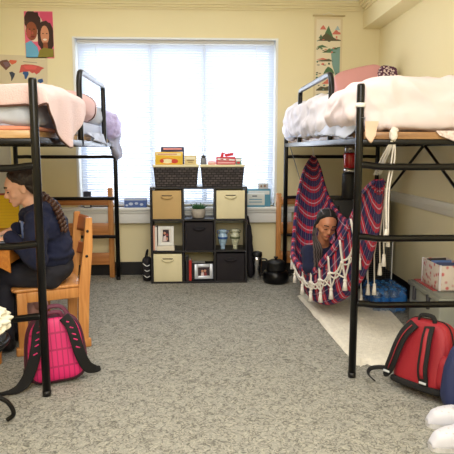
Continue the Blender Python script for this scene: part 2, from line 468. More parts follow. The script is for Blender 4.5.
bl = thing('venetian_blind', 'white horizontal slat blind lowered over the wide bright window', 'blind', (-0.21, YB+0.06, WZ1-0.03))
b = MB()
nz = 66
for i in range(nz):
    z = WZ0+0.03+i*(WZ1-WZ0-0.075)/nz
    b.box((-0.21, YB+0.06, z), (1.93, 0.026, 0.0012), rot=Euler((math.radians(-50), 0, 0)))
b.build('slats', M_slat, bl)
b = MB(); b.b2((-1.18, YB+0.03, WZ1-0.05), (0.755, YB+0.09, WZ1-0.018), bev=0.004); b.build('headrail', mat('shaded_headrail', (206, 204, 196), 0.5), bl)  # white rail greyed: shade of the window recess put into its colour
b = MB(); b.b2((-1.15, YB+0.048, WZ0+0.004), (0.73, YB+0.074, WZ0+0.022), bev=0.004); b.build('bottom_rail', M_white, bl)
b = MB()
for x in (-1.0, -0.47, 0.06, 0.58): b.tube([(x, YB+0.042, WZ0+0.02), (x, YB+0.042, WZ1-0.06)], 0.0018, 6)
b.build('lift_cord', M_white, bl)
# cable raceway on the right wall
b = MB(); b.b2((XR-0.022, 3.2, 0.80), (XR, 5.60, 0.895), bev=0.004); b.b2((XR-0.026, 3.2, 0.842), (XR, 5.60, 0.853)); struct('trim_3', b, mat('white_raceway', (226, 222, 206), 0.5))

# ---------------------------------------------------------------- loft beds
def loft(name, label, xs, xw, y0, y1, brace, ga, gb, gz):
    s = 1 if xw > xs else -1
    t = thing(name, label, 'loft bed', ((xs+xw)/2, (y0+y1)/2, 0), group=None)
    for x, y, h in ((xs, y0, 1.615), (xw, y0, 1.615), (xs, y1, 1.395), (xw, y1, 1.395)):
        b = MB(); b.tube([(x, y, 0.012), (x, y, h-0.01), (x, y, h)], [0.021, 0.021, 0.018], 16); p = b.build('post', M_black, t)
        b = MB(); b.cone((x, y, 0), (x, y, 0.03), 0.022, 0.0215); b.build('foot_cap', M_matte, p)
        if y == y1:
            pass
    def rung(y, z, r=0.0185, dip=0.012):
        b = MB(); L = abs(xw-xs)
        pts = [(xs+s*a, y, z+d) for a, d in ((0.012, dip), (0.05, dip*0.8), (0.11, 0.002), (0.2, 0), (L-0.2, 0), (L-0.11, 0.002), (L-0.05, dip*0.8), (L-0.012, dip))]
        b.tube(cr(pts, 4), r, 12)
        b.build('end_rung', M_black, t)
    for z in (1.18, 0.79, 0.415): rung(y0, z)
    for z in (1.205, 0.805, 0.43): rung(y1, z, 0.0165, 0.0)
    for y in (y0, y1):
        b = MB(); b.b2((xs+s*0.015, y-0.012, 1.30), (xw-s*0.015, y+0.012, 1.326), bev=0.003); b.build('end_frame', M_black, t)
    for x in (xs, xw):
        b = MB(); b.b2((x-0.013, y0+0.015, 1.30), (x+0.013, y1-0.015, 1.335), bev=0.003); b.build('side_rail', M_black, t)
    for k in range(5):
        yy = y0+(k+1)*(y1-y0)/6
        b = MB(); b.b2((xs+s*0.01, yy-0.01, 1.305), (xw-s*0.01, yy+0.01, 1.325)); b.build('cross_bar', M_black, t)
    b = MB(); b.b2((xs+s*0.022, y0-0.008, 1.328), (xw-s*0.0, y1-0.03, 1.366), bev=0.002); b.build('platform_board', M_board_shaded if brace else M_board, t)
    # guard handle on the room side
    ya, yb = ga, gb
    X = xs+(0.012 if s > 0 else 0.0)
    b = MB(); pts = [(X, ya, 1.30), (X, ya, 1.60), (X, ya, gz-0.083), (X, ya+0.025, gz-0.028), (X, ya+0.08, gz-0.003), (X, ya+0.3, gz), (X, yb-0.3, gz), (X, yb-0.06, gz), (X, yb-0.01, gz-0.018), (X, yb, gz-0.063), (X, yb, 1.6), (X, yb, 1.30)]
    b.tube(cr(pts, 4), 0.0195, 12); b.build('guard_rail', M_black, t)
    if brace:
        xb = xw-s*0.03
        for ye, ze in ((5.42, 0.70), (3.10, 0.70)):
            b = MB(); b.tube([(xb, 4.28, 1.31), (xb, ye, ze)], 0.011, 8); b.build('diagonal_brace', M_black, t)
    return t
loft('loft_bed', 'black tube loft bed on the right, with the plaid hammock slung beneath it', 0.855, 1.765, 2.98, 5.50, True, 3.70, 4.84, 1.768)
loft('loft_bed', 'black tube loft bed on the left, above the desk and seated woman', -0.80, -1.74, 2.82, 5.46, False, 3.90, 4.86, 1.80)

b = MB(); b.tube([(0.855+0.0235*math.cos(2*PI*k/16), 2.98+0.0235*math.sin(2*PI*k/16), 1.505) for k in range(16)], 0.006, 6, closed=True, flat=(0.003, 0.013)); b.build('white_tie', M_white, bpy.data.objects['loft_bed'])
# spare wooden bed ends standing behind each loft's far end
def bed_end(label, x0, x1, ztop):
    t = thing('wooden_bed_end', label, 'bed end', ((x0+x1)/2, 5.58, 0), group=None)
    for x in (x0, x1):
        b = MB(); b.b2((x-0.025, 5.555, 0), (x+0.025, 5.60, ztop), bev=0.004); b.build('upright', M_orange, t)
    for za, zb in ((0.13, 0.25), (0.43, 0.55), (0.73, 0.80)):
        b = MB(); b.b2((x0+0.025, 5.565, za), (x1-0.025, 5.59, zb), bev=0.003); b.build('rail', M_oakx, t)
bed_end('orange wooden bed end with three rails behind the left loft bed', -1.72, -0.875, 0.90)
bed_end('orange wooden bed end with three rails behind the right loft bed', 0.80, 1.70, 0.84)

# ---------------------------------------------------------------- bedding, right loft
mt = thing('mattress', 'mattress under pale blue sheet on the right loft bed', 'mattress', (1.32, 4.2, 1.366))
b = MB(); b.puff((1.32, 4.22, 1.432), (0.44, 1.22, 0.065), 0.25, 0.2); b.build('mattress_pad', M_sheetw, mt)
def flap(b, pts_top, pts_bot, t=0.006, nu=24, nv=10, amp=0.01, fr=9, nrm=(-1, 0, 0), seed=0):
    A = cr(pts_top, 8); B = cr(pts_bot, 8); n = Vector(nrm)
    def pick(P, u): 
        f = u*(len(P)-1); i = min(int(f), len(P)-2); return P[i].lerp(P[i+1], f-i)
    def fn(u, v):
        # v 0..1 front, then wraps to back
        k = 1-abs(2*v-1); side = 1 if v < 0.5 else -1
        p = pick(A, u).lerp(pick(B, u), k)
        q = Vector((p.x, p.y, p.z))*fr+Vector((seed, 0, 0))
        return p + n*(amp*noise.noise(q)*min(1, k*2) + side*t*0.5)
    b.grid(fn, nu, nv*2)
b = MB(); flap(b, [(0.84, 5.38, 1.44), (0.845, 4.4, 1.44), (0.845, 3.1, 1.44), (0.88, 2.965, 1.44)], [(0.83, 5.36, 1.375), (0.835, 4.9, 1.38), (0.83, 3.6, 1.36), (0.83, 3.2, 1.33)], amp=0.03, nu=60)
b.build('sheet', M_matt, mt)
b = MB(); flap(b, [(0.875, 2.950, 1.42), (0.91, 2.95, 1.42), (0.945, 2.950, 1.42)], [(0.88, 2.95, 1.335), (0.91, 2.945, 1.305), (0.935, 2.95, 1.34)], nrm=(0, -1, 0), nu=14, amp=0.012)
b.build('peach_sheet_corner', mat('peach_sheet', (236, 204, 182), 0.9), mt)['label'] = 'peach sheet corner hanging at the near end'
b = MB(); flap(b, [(1.26, 2.964, 1.372), (1.40, 2.964, 1.372)], [(1.28, 2.955, 1.345), (1.37, 2.95, 1.31)], nrm=(0, -1, 0), nu=12, amp=0.01); b.build('printed_sheet_corner', mat('printed_cotton', (232, 214, 210), 0.9, var=0.35, vscale=60), mt)
b = MB()
b.puff((1.27, 3.29, 1.515), (0.475, 0.325, 0.142), 0.55, 0.3, amp=0.03, fr=3.5, seed=2, nu=120, nv=50)
b.puff((1.30, 3.30, 1.44), (0.46, 0.335, 0.068), 0.4, 0.2, amp=0.012, fr=6, seed=4, nu=90, nv=30)
b.puff((1.36, 3.75, 1.565), (0.385, 0.50, 0.15), 0.6, 0.4, amp=0.04, fr=3.2, seed=7, nu=90, nv=40)
o = b.build('comforter', M_whitec, None, loc=(1.3, 3.5, 1.45)); tag(o, 'thick ivory pink comforter heaped on the near half of the right loft bed', 'comforter')
remesh(o, 0.012, 2, lambda p: wrinkle(p, 0.016, 5.5))
b = MB()
b.puff((1.26, 4.76, 1.525), (0.46, 0.72, 0.160), 0.45, 0.22, amp=0.05, fr=4, seed=5, nu=120, nv=50)
b.puff((0.98, 4.30, 1.51), (0.165, 0.66, 0.145), 0.6, 0.4, amp=0.03, fr=6, seed=1, nu=60, nv=30)
o = b.build('duvet', M_sheetw, None, loc=(1.25, 4.75, 1.45)); tag(o, 'rumpled white duvet on the window end of the right loft bed', 'duvet')
remesh(o, 0.012, 2, lambda p: wrinkle(p, 0.022, 6))
b = MB(); b.puff((1.46, 5.13, 1.86), (0.23, 0.075, 0.15), 0.5, 0.3, rot=Euler((math.radians(-20), math.radians(-14), 0)), amp=0.01, fr=5)
tag(b.build('pillow', M_dpink, None, loc=(1.46, 5.13, 1.72)), 'dusty pink pillow propped on the right loft bed beneath the scroll', 'pillow')
b = MB(); b.puff((1.68, 5.06, 1.90), (0.085, 0.06, 0.11), 0.5, 0.35, rot=Euler((math.radians(-15), math.radians(8), 0)))
pm = mat('patterned_cushion_cloth', (120, 60, 80), 0.9)
nt = pm.node_tree; v_ = nt.nodes.new('ShaderNodeTexVoronoi'); v_.inputs['Scale'].default_value = 45; tc_ = nt.nodes.new('ShaderNodeTexCoord'); nt.links.new(tc_.outputs['Object'], v_.inputs['Vector'])
rr = nt.nodes.new('ShaderNodeValToRGB'); rr.color_ramp.interpolation = 'CONSTANT'; rr.color_ramp.elements[0].color = srgb(226, 206, 204); rr.color_ramp.elements[1].color = srgb(88, 48, 74); rr.color_ramp.elements[1].position = 0.42
nt.links.new(v_.outputs['Distance'], rr.inputs[0]); nt.links.new(rr.outputs[0], nt.nodes['Principled BSDF'].inputs['Base Color'])
tag(b.build('cushion', pm, None, loc=(1.68, 5.06, 1.76)), 'small maroon and white patterned cushion beside the dusty pink pillow', 'cushion')

# ---------------------------------------------------------------- bedding, left loft
mt = thing('mattress', 'mattress with coral sheet on the left loft bed', 'mattress', (-1.27, 4.1, 1.366))
b = MB(); b.puff((-1.27, 4.16, 1.425), (0.44, 1.26, 0.058), 0.25, 0.15); b.build('mattress_pad', M_matt, mt)
b = MB(); b.puff((-1.27, 3.25, 1.378), (0.462, 0.40, 0.012), 0.3, 0.12, amp=0.006, fr=12); b.build('coral_sheet', M_coral, mt)
b = MB(); b.puff((-1.275, 3.275, 1.452), (0.455, 0.405, 0.072), 0.45, 0.18, amp=0.012, fr=6, seed=9, nu=120, nv=40)
o = b.build('comforter', M_grey, None, loc=(-1.24, 3.3, 1.40)); tag(o, 'blue grey comforter bulging under the pink blanket on the left loft bed', 'comforter')
remesh(o, 0.010, 1, lambda p: wrinkle(Vector((p.x, p.y*0.6, p.z*0.5)), 0.020, 10))
# pink blanket: over the top, hem on the near end, long drop on the room side
def blanket(u, v):
    # v: 0 wall side .. 0.62 room edge .. 1 hem ; u: 0 near hem .. 1 far
    hem = 0.10
    y = 2.885+max(0, u-hem)*1.0
    top = 1.588-0.012*math.cos(u*6)+0.035*u
    drop = 0.02+0.25*max(0, min(1, (u-0.03)/0.42))**0.9 - 0.22*max(0, u-0.55)/0.45
    bulge = 0.06; xe = -0.815
    if v < 0.62:
        a = v/0.62; x = -1.74+(xe+1.74)*a; z = top+0.010*math.sin(a*7+u*3)
    else:
        a = (v-0.62)/0.38; arc = bulge*PI/2; d = a*(arc+drop)
        if d < arc: an = d/bulge; x = xe+bulge*math.sin(an)*1.2; z = top-bulge*(1-math.cos(an))
        else: x = xe+bulge*1.2+0.012*math.sin(u*16)*(d-arc)/0.2; z = top-bulge-(d-arc)
    if u < hem:
        k = (hem-u)/hem; y = 2.885-0.035*math.sin(k*PI/2)
        z -= 0.09*(1-math.cos(k*PI/2)) if v < 0.7 else 0.09*(1-math.cos(k*PI/2))*(1-(v-0.7)/0.3)
    n = noise.noise(Vector((x*5, y*5, z*5)))*0.012
    return Vector((x, y, z+n))
def thick(fn, t):
    def g(u, v):
        k = 2*v if v <= 0.5 else 2-2*v
        p = fn(u, k)
        if v > 0.5:
            e = 0.004
            a = fn(min(1, u+e), k)-fn(max(0, u-e), k); b_ = fn(u, min(1, k+e))-fn(u, max(0, k-e)); n = a.cross(b_)
            if n.length > 1e-12: p = p - n.normalized()*t*math.sin(PI*min(1, 4*min(k, 1-k)+0.0)/2)
        return p
    return g
b = MB(); b.grid(blanket, 80, 90)
o = b.build('blanket', M_pinkb, None, loc=(-1.2, 3.2, 1.55)); tag(o, 'pale pink fleece blanket draped over the side of the left loft bed', 'blanket'); sol = o.modifiers.new('t', 'SOLIDIFY'); sol.thickness = 0.010; sol.offset = 0
b = MB(); b.tube([blanket(0.0, v/30) + Vector((0, -0.004, 0)) for v in range(0, 31)], 0.006, 6); b.tube([blanket(u/30, 1.0) for u in range(0, 16)], 0.006, 6)
b.build('hem', M_brown, o)['label'] = 'brown hem piping'
b = MB(); b.puff((-1.06, 4.32, 1.60), (0.27, 0.36, 0.115), 0.65, 0.45, rot=Euler((0, math.radians(4), 0)), amp=0.02, fr=4, nu=60, nv=30)
o = b.build('pillow', M_pinkp, None, loc=(-1.06, 4.3, 1.5)); tag(o, 'plump dusty rose pillow behind the guard rail on the left loft bed', 'pillow')
b = MB(); sg_ = lambda q, e: math.copysign(abs(q)**e, q); b.tube([(-1.06+0.262*sg_(math.cos(a), 0.65), 4.46, 1.60+0.114*sg_(math.sin(a), 0.65)-0.018*math.cos(a)) for a in [2*PI*k/48 for k in range(48)]], 0.006, 6, closed=True); b.build('piping', M_brown, o)
b = MB(); b.puff((-1.12, 4.92, 1.555), (0.32, 0.22, 0.11), 0.6, 0.4, amp=0.02, fr=5, nu=60, nv=30)
tag(b.build('pillow', M_grey, None, loc=(-1.12, 4.92, 1.48)), 'pale blue grey pillow between rose pillow and lilac plush', 'pillow')
b = MB(); b.puff((-0.95, 5.22, 1.53), (0.20, 0.12, 0.11), 0.8, 0.8, amp=0.02, fr=9, nu=50, nv=26); b.puff((-0.80, 5.26, 1.49), (0.085, 0.10, 0.12), 0.8, 0.8, amp=0.02, fr=9)
o = b.build('plush_pillow', M_lilac, None, loc=(-0.9, 5.2, 1.42)); tag(o, 'fluffy lilac plush at the window end of the left loft bed', 'plush pillow'); remesh(o, 0.012, 2, folds(0.01, 30))
b = MB(); flap(b, [(-0.84, 5.15, 1.50), (-0.775, 5.25, 1.50), (-0.755, 5.38, 1.50)], [(-0.80, 5.2, 1.27), (-0.76, 5.33, 1.18), (-0.745, 5.40, 1.17)], t=0.03, nrm=(1, -0.4, 0), amp=0.05)
tag(b.build('hanging_cloth', M_greyc, None, loc=(-0.77, 5.3, 1.35)), 'grey knitted cloth hanging from the left loft bed by the window', 'cloth')
b = MB(); flap(b, [(-0.80, 4.1, 1.40), (-0.785, 4.7, 1.40)], [(-0.775, 4.2, 1.345), (-0.77, 4.75, 1.31)], nrm=(1, 0, 0), amp=0.03)
b.build('sheet_edge', M_matt, mt)

# ---------------------------------------------------------------- pictures on the wall
def art(name, label, cat, x0, x1, z0, z1, y=YB-0.004, base=None, rotd=0):
    t = (x0+x1)/2, (z0+z1)/2
    b = MB(); b.M = Matrix.Translation((t[0], y, t[1])) @ Matrix.Rotation(math.radians(rotd), 4, 'Y')
    return b, (x1-x0), (z1-z0)
def ell(cx, cy, rx, ry, n=18, rot=0): return [(cx+rx*math.cos(2*PI*k/n)*math.cos(rot)-ry*math.sin(2*PI*k/n)*math.sin(rot), cy+rx*math.cos(2*PI*k/n)*math.sin(rot)+ry*math.sin(2*PI*k/n)*math.cos(rot)) for k in range(n)]
def paintset(b, w_, h_, items):
    # items: (material index, polygon in 0..1 coords, y down)
    d = 0.0
    for mi, poly in items:
        poly = [(min(1, max(0, p[0])), min(1, max(0, p[1]))) for p in poly]
        d += 0.00012; b.mi = mi
        b.prism([((p[0]-0.5)*w_, (0.5-p[1])*h_) for p in poly], (0, -0.001, 0), (1, 0, 0), (0, 0, 1), (0, -1, 0), d)
def fm(name, c): return mat('ink_'+name, c, 0.7)
b, w_, h_ = art('', '', '', -1.662, -1.392, 2.15, 2.585)
b.mi = 0; b.b2((-w_/2, -0.001, -h_/2), (w_/2, 0.003, h_/2))
cloud = lambda cx, cy, rx, ry, n=22, a=0.12: [(cx+rx*(1+a*math.sin(k*2.7))*math.cos(2*PI*k/n), cy+ry*(1+a*math.sin(k*2.7))*math.sin(2*PI*k/n)) for k in range(n)]
items = [(1, [(0.55, 0.02), (0.99, 0.02), (0.99, 0.3), (0.8, 0.42), (0.6, 0.25)]), (2, ell(0.35, 0.35, 0.33, 0.3)), (3, cloud(0.27, 0.2, 0.30, 0.22)), (4, ell(0.24, 0.42, 0.20, 0.20, rot=0.3)), (5, ell(0.14, 0.46, 0.08, 0.10)),
 (6, [(0.01, 0.98), (0.01, 0.68), (0.2, 0.62), (0.42, 0.76), (0.5, 0.98)]), (3, cloud(0.72, 0.42, 0.28, 0.22, a=0.05)), (3, [(0.45, 0.4), (0.99, 0.4), (1.0, 0.72), (0.9, 0.84), (0.6, 0.84), (0.45, 0.7)]), (7, ell(0.70, 0.50, 0.15, 0.20)), (4, [(0.64, 0.66), (0.78, 0.66), (0.8, 0.82), (0.62, 0.82)]),
 (8, [(0.42, 0.98), (0.5, 0.82), (0.66, 0.77), (0.8, 0.79), (0.99, 0.80), (0.99, 0.98)]), (3, ell(0.17, 0.38, 0.035, 0.012)), (3, ell(0.33, 0.38, 0.035, 0.012)), (9, ell(0.28, 0.54, 0.07, 0.018)), (3, ell(0.64, 0.47, 0.03, 0.01)), (3, ell(0.77, 0.47, 0.03, 0.01)), (10, ell(0.70, 0.60, 0.07, 0.022)), (5, ell(0.27, 0.46, 0.03, 0.03))]
paintset(b, w_, h_, items)
tag(b.build('poster', [fm('pink', (236, 110, 140)), fm('rose', (224, 84, 120)), fm('warm_white', (240, 214, 196)), fm('dark_hair', (60, 34, 28)), fm('brown_skin', (150, 82, 52)), fm('red_brown', (190, 90, 76)), fm('sky_blue', (110, 180, 220)), fm('tan_skin', (216, 150, 116)), fm('olive', (140, 130, 50)), fm('maroon', (130, 40, 40)), fm('cream', (246, 230, 216))], None, loc=(-1.527, YB, 2.37)), 'painted poster of a curly haired man and dark haired woman on pink', 'poster')
# map
b, w_, h_ = art('', '', '', -1.925, -1.463, 1.90, 2.175, y=YB-0.004, rotd=2)
b.mi = 0; b.b2((-w_/2, -0.001, -h_/2), (w_/2, 0.003, h_/2))
X = lambda px, py: (px/48, (py-55)/30)
def mp_(pts): return [X(*p) for p in pts]
items = [(1, mp_([(0, 63), (3, 61), (8, 60), (10, 62), (12, 66), (9, 69), (7, 71), (5, 69), (2, 66)])), (2, mp_([(11, 60), (18, 60.5), (17, 63), (13, 65), (10, 62)])), (3, mp_([(4, 63), (9, 62), (11, 66), (7, 68)])),
 (4, mp_([(10, 73), (13, 72), (16, 74), (15, 77), (13, 81), (12, 82), (12, 78)])),
 (5, mp_([(22, 65), (26, 64), (33, 64), (39, 65), (45, 67), (42, 69), (40, 72), (37, 74), (35, 72), (33, 73), (30, 71), (24, 72), (20, 73), (21, 69)])), (6, mp_([(24, 66), (32, 64.5), (38, 66), (36, 69), (27, 69)])), (7, mp_([(24, 71.5), (29, 71.5), (29.5, 74), (27, 79), (25.5, 79), (25, 75), (23.5, 74)])), (7, mp_([(39, 79), (43, 78), (44, 81), (41, 83), (38, 81)])),
 (8, mp_([(24, 61), (38, 61.8), (38, 62.4), (24, 61.6)]))]
paintset(b, w_, h_, items)
tag(b.build('world_map', [fm('map_paper', (222, 208, 176)), fm('map_brown', (120, 84, 70)), fm('map_orange', (226, 110, 80)), fm('map_purple', (130, 100, 110)), fm('map_ink', (60, 66, 80)), fm('map_red', (208, 92, 84)), fm('map_coral', (228, 100, 96)), fm('map_blue', (50, 90, 150)), fm('map_grey', (150, 140, 124))], None, loc=(-1.69, YB, 2.04)), 'world map with coloured continents on tan paper beside the poster', 'map')
# scroll
sx0, sx1, sz0, sz1 = 1.145, 1.425, 1.74, 2.575
t = thing('wall_scroll', 'tall hanging scroll painted with green mountains and red trees', 'scroll', ((sx0+sx1)/2, YB, sz0))
b = MB(); b.M = Matrix.Translation(((sx0+sx1)/2, YB-0.006, (sz0+sz1)/2)); w_ = sx1-sx0; h_ = sz1-sz0
b.b2((-w_/2, -0.001, -h_/2), (w_/2, 0.003, h_/2))
rng = random.Random(11)
def ridge(x0, x1, base, hts, mi):
    n = len(hts); return (mi, [(x0, base)]+[(x0+(x1-x0)*i/(n-1), base-hh) for i, hh in enumerate(hts)]+[(x1, base)])
Y_ = lambda py: (py-15)/ (15+ (sz1-sz0)/0.00985 - 15)
items = [(1, [(0.07, 0.04), (0.93, 0.04), (0.93, 0.97), (0.07, 0.97)]),
 ridge(0.2, 0.42, 0.155, [0, 0.03, 0.05, 0.03, 0], 3), ridge(0.62, 0.93, 0.21, [0.0, 0.03, 0.055, 0.03, 0.02], 3), ridge(0.72, 0.92, 0.16, [0, .02, .05, .02, 0], 4),
 ridge(0.15, 0.32, 0.255, [0, 0.02, 0.045, 0.02, 0], 5),
 ridge(0.33, 0.68, 0.25, [0.0, 0.06, 0.10, 0.14, 0.09, 0.05, 0.0], 5), ridge(0.1, 0.95, 0.285, [0.0, 0.02, 0.06, 0.09, 0.07, 0.05, 0.03, 0.02, 0.01], 2),
 ridge(0.08, 0.5, 0.36, [0.0, 0.02, 0.03, 0.015, 0.0], 5), ridge(0.28, 0.93, 0.42, [0.0, 0.02, 0.05, 0.04, 0.06, 0.07], 5), (6, [(0.6, 0.40), (0.93, 0.36), (0.93, 0.66), (0.78, 0.68), (0.66, 0.56)]),
 ridge(0.08, 0.55, 0.50, [0.0, 0.01, 0.02, 0.01, 0.0], 3), ridge(0.08, 0.7, 0.52, [0.0, 0.015, 0.02, 0.03, 0.0], 2), ridge(0.35, 0.75, 0.66, [0, 0.05, 0.08, 0.07, 0.05, 0.0], 5), ridge(0.3, 0.93, 0.78, [0, 0.03, 0.07, 0.06, 0.05, 0.04], 3), ridge(0.1, 0.93, 0.86, [0.01, 0.05, 0.04, 0.06, 0.03, 0.05], 2), ridge(0.1, 0.93, 0.93, [0.02, 0.04, 0.03, 0.05, 0.03, 0.02], 5)]
for k in range(150):
    yy = rng.uniform(0.24, 0.92); xx = rng.uniform(0.1, 0.9)
    if 0.60 < xx and 0.42 < yy < 0.62 and k % 3: continue
    if (yy*7) % 1.0 > 0.55: items.append((rng.choice([2, 5, 5, 2, 3, 6]), ell(xx, yy, rng.uniform(0.02, 0.06), rng.uniform(0.004, 0.013), 8)))
paintset(b, w_, h_, items)
b.build('scroll_paper', [fm('scroll_border', (228, 212, 170)), fm('scroll_paper', (238, 226, 196)), fm('scroll_brown', (96, 92, 66)), fm('scroll_red', (216, 120, 100)), fm('scroll_mist', (170, 196, 204)), fm('scroll_green', (84, 120, 84)), fm('scroll_teal', (130, 166, 158))], t)
b = MB(); b.tube([(sx0-0.02, YB-0.012, sz1), (sx1+0.02, YB-0.012, sz1)], 0.008, 8); b.tube([(sx0-0.02, YB-0.012, sz0), (sx1+0.02, YB-0.012, sz0)], 0.010, 8); b.build('rod', mat('pale_wood_rod', (206, 186, 140), 0.5), t)
b = MB(); b.tube([(sx0+0.06, YB-0.01, sz1), (1.285, YB-0.01, sz1+0.03), (sx1-0.06, YB-0.01, sz1)], 0.002, 6); b.build('hanging_string', M_cord, t)
# ---------------------------------------------------------------- cube organizer and what stands in it
OX0, OX1, OY0, OY1, OH = -0.462, 0.457, 5.27, 5.57, 0.925
t = thing('cube_organizer', 'black nine cube organizer standing under the window', 'cube shelf', ((OX0+OX1)/2, 5.42, 0))
pt = 0.018; cw = (OX1-OX0-4*pt)/3; chh = (OH-4*pt)/3
cellx = lambda c: OX0+pt+c*(cw+pt)
cellz = lambda r: pt+(2-r)*(chh+pt)      # r = 0 is the top row
for c in range(4):
    b = MB(); x = OX0+c*(cw+pt); b.b2((x, OY0, 0), (x+pt, OY1, OH), bev=0.0015, seg=1); b.build('side_panel' if c in (0, 3) else 'divider', M_unit, t)
for r in range(4):
    b = MB(); z = r*(chh+pt)
    b.b2((OX0+pt, OY0+0.001, z), (OX1-pt, OY1, z+pt), bev=0.0015, seg=1); b.build('shelf', M_unit, t)
def fabric_bin(c, r, m, label):
    x = cellx(c)+0.006; z = cellz(r)+0.001; wd = cw-0.012; hg = chh-0.016
    o = thing('fabric_bin', label, 'storage bin', (x+wd/2, 5.42, z), group='fabric bins in the organizer')
    b = MB(); th = 0.006; y0 = OY0+0.006; y1 = OY1-0.03
    b.b2((x, y0, z), (x+wd, y1, z+0.006)); b.b2((x, y0, z), (x+th, y1, z+hg), bev=0.002); b.b2((x+wd-th, y0, z), (x+wd, y1, z+hg), bev=0.002)
    b.b2((x+th, y1-th, z), (x+wd-th, y1, z+hg)); b.b2((x, y0-0.001, z), (x+wd, y0+th, z+hg), bev=0.003)
    b.build('bin_body', m, o)
    b = MB(); cx = x+wd/2; zz = z+hg*0.80
    pts = [(cx-0.055, y0-0.003, zz), (cx-0.04, y0-0.014, zz-0.010), (cx, y0-0.018, zz-0.018), (cx+0.04, y0-0.014, zz-0.010), (cx+0.055, y0-0.003, zz)]
    b.tube(cr(pts, 4), 0.006, 8, flat=(0.004, 0.011)); b.build('handle', m, o)
    b = MB(); b.b2((cx-0.05, y0-0.0025, zz+0.001), (cx+0.05, y0, zz+0.012), bev=0.001); b.build('handle_slot', mat('slot_'+m.name, tuple(int(v*0.5) for v in ((204, 172, 118) if m is M_tan else (190, 178, 140) if m is M_cream else (30, 26, 32)))), o)
fabric_bin(0, 0, M_tan, 'tan canvas cube bin in the top left cell of the organizer')
fabric_bin(2, 0, M_cream, 'cream canvas cube bin in the top right cell of the organizer')
fabric_bin(1, 1, M_blkcv, 'black canvas cube bin in the middle cell of the organizer')
fabric_bin(0, 2, M_cream, 'cream canvas cube bin in the bottom left cell of the organizer')
fabric_bin(2, 2, M_blkcv, 'black canvas cube bin in the bottom right cell of the organizer')
# plant
z = cellz(0); px_ = cellx(1)+cw/2-0.005; py_ = 5.36
t = thing('potted_succulent', 'green succulent in a round grey stone pot, middle top cell', 'potted plant', (px_, py_, z))
b = MB(); b.lathe((px_, py_, z), [(0.05, 0), (0.062, 0.012), (0.068, 0.05), (0.068, 0.088), (0.062, 0.09), (0.058, 0.08), (0.0, 0.078)]); b.build('pot', mat('grey_stone_pot', (176, 168, 158), 0.8, var=0.12, vscale=30), t)
b = MB(); rng = random.Random(3)
for k in range(30):
    a = k*2.4; rr_ = 0.012+0.045*(k/30)**0.5; L = 0.05+0.035*rng.random(); tilt = 0.2+0.9*(k/30)
    p0 = Vector((px_+rr_*0.5*math.cos(a), py_+rr_*0.5*math.sin(a), z+0.078)); p1 = p0+Vector((math.cos(a)*math.sin(tilt), math.sin(a)*math.sin(tilt), math.cos(tilt)))*L
    b.cone(p0, p0.lerp(p1, 0.4), 0.004, 0.009, 6); b.cone(p0.lerp(p1, 0.4), p1, 0.009, 0.001, 6)
b.build('leaves', mat('succulent_green', (72, 124, 84), 0.5, var=0.3, vscale=60), t)
# cell (0,1): books, frame
z = cellz(1); x = cellx(0)
def book(x0, x1, y0, y1, z0, z1, cover, label, spine='X', group='books in the organizer', flat=False, name='book'):
    o = thing(name, label, 'book', ((x0+x1)/2, (y0+y1)/2, z0), group=group)
    e = 0.003
    b = MB()
    if flat: b.b2((x0+e, y0+e, z0+e), (x1-e, y1-e, z1-e))
    else: b.b2((x0+e, y0+e, z0+e), (x1-e, y1-e, z1-e))
    b.build('pages', M_paper, o)
    b = MB()
    if flat:
        b.b2((x0, y0, z0), (x1, y1, z0+e)); b.b2((x0, y0, z1-e), (x1, y1, z1)); b.b2((x0, y0, z0+e), (x1, y0+e, z1-e))
    else:
        b.b2((x0, y0, z0), (x0+e, y1, z1)); b.b2((x1-e, y0, z0), (x1, y1, z1)); b.b2((x0+e, y0, z0), (x1-e, y0+e, z1))
    b.build('cover', cover, o)
    return o
book(x+0.006, x+0.020, 5.30, 5.44, z, z+0.235, mat('peach_cover', (232, 170, 150), 0.6), 'slim peach book upright at the left of the white frame')
book(x+0.022, x+0.040, 5.30, 5.45, z, z+0.225, mat('white_cover', (238, 232, 224), 0.6), 'slim white book between the peach book and white frame')
book(x+0.042, x+0.205, 5.28, 5.40, z, z+0.042, mat('ivory_cover', (240, 232, 214), 0.6), 'thick ivory book lying flat under the white framed photo', flat=True)
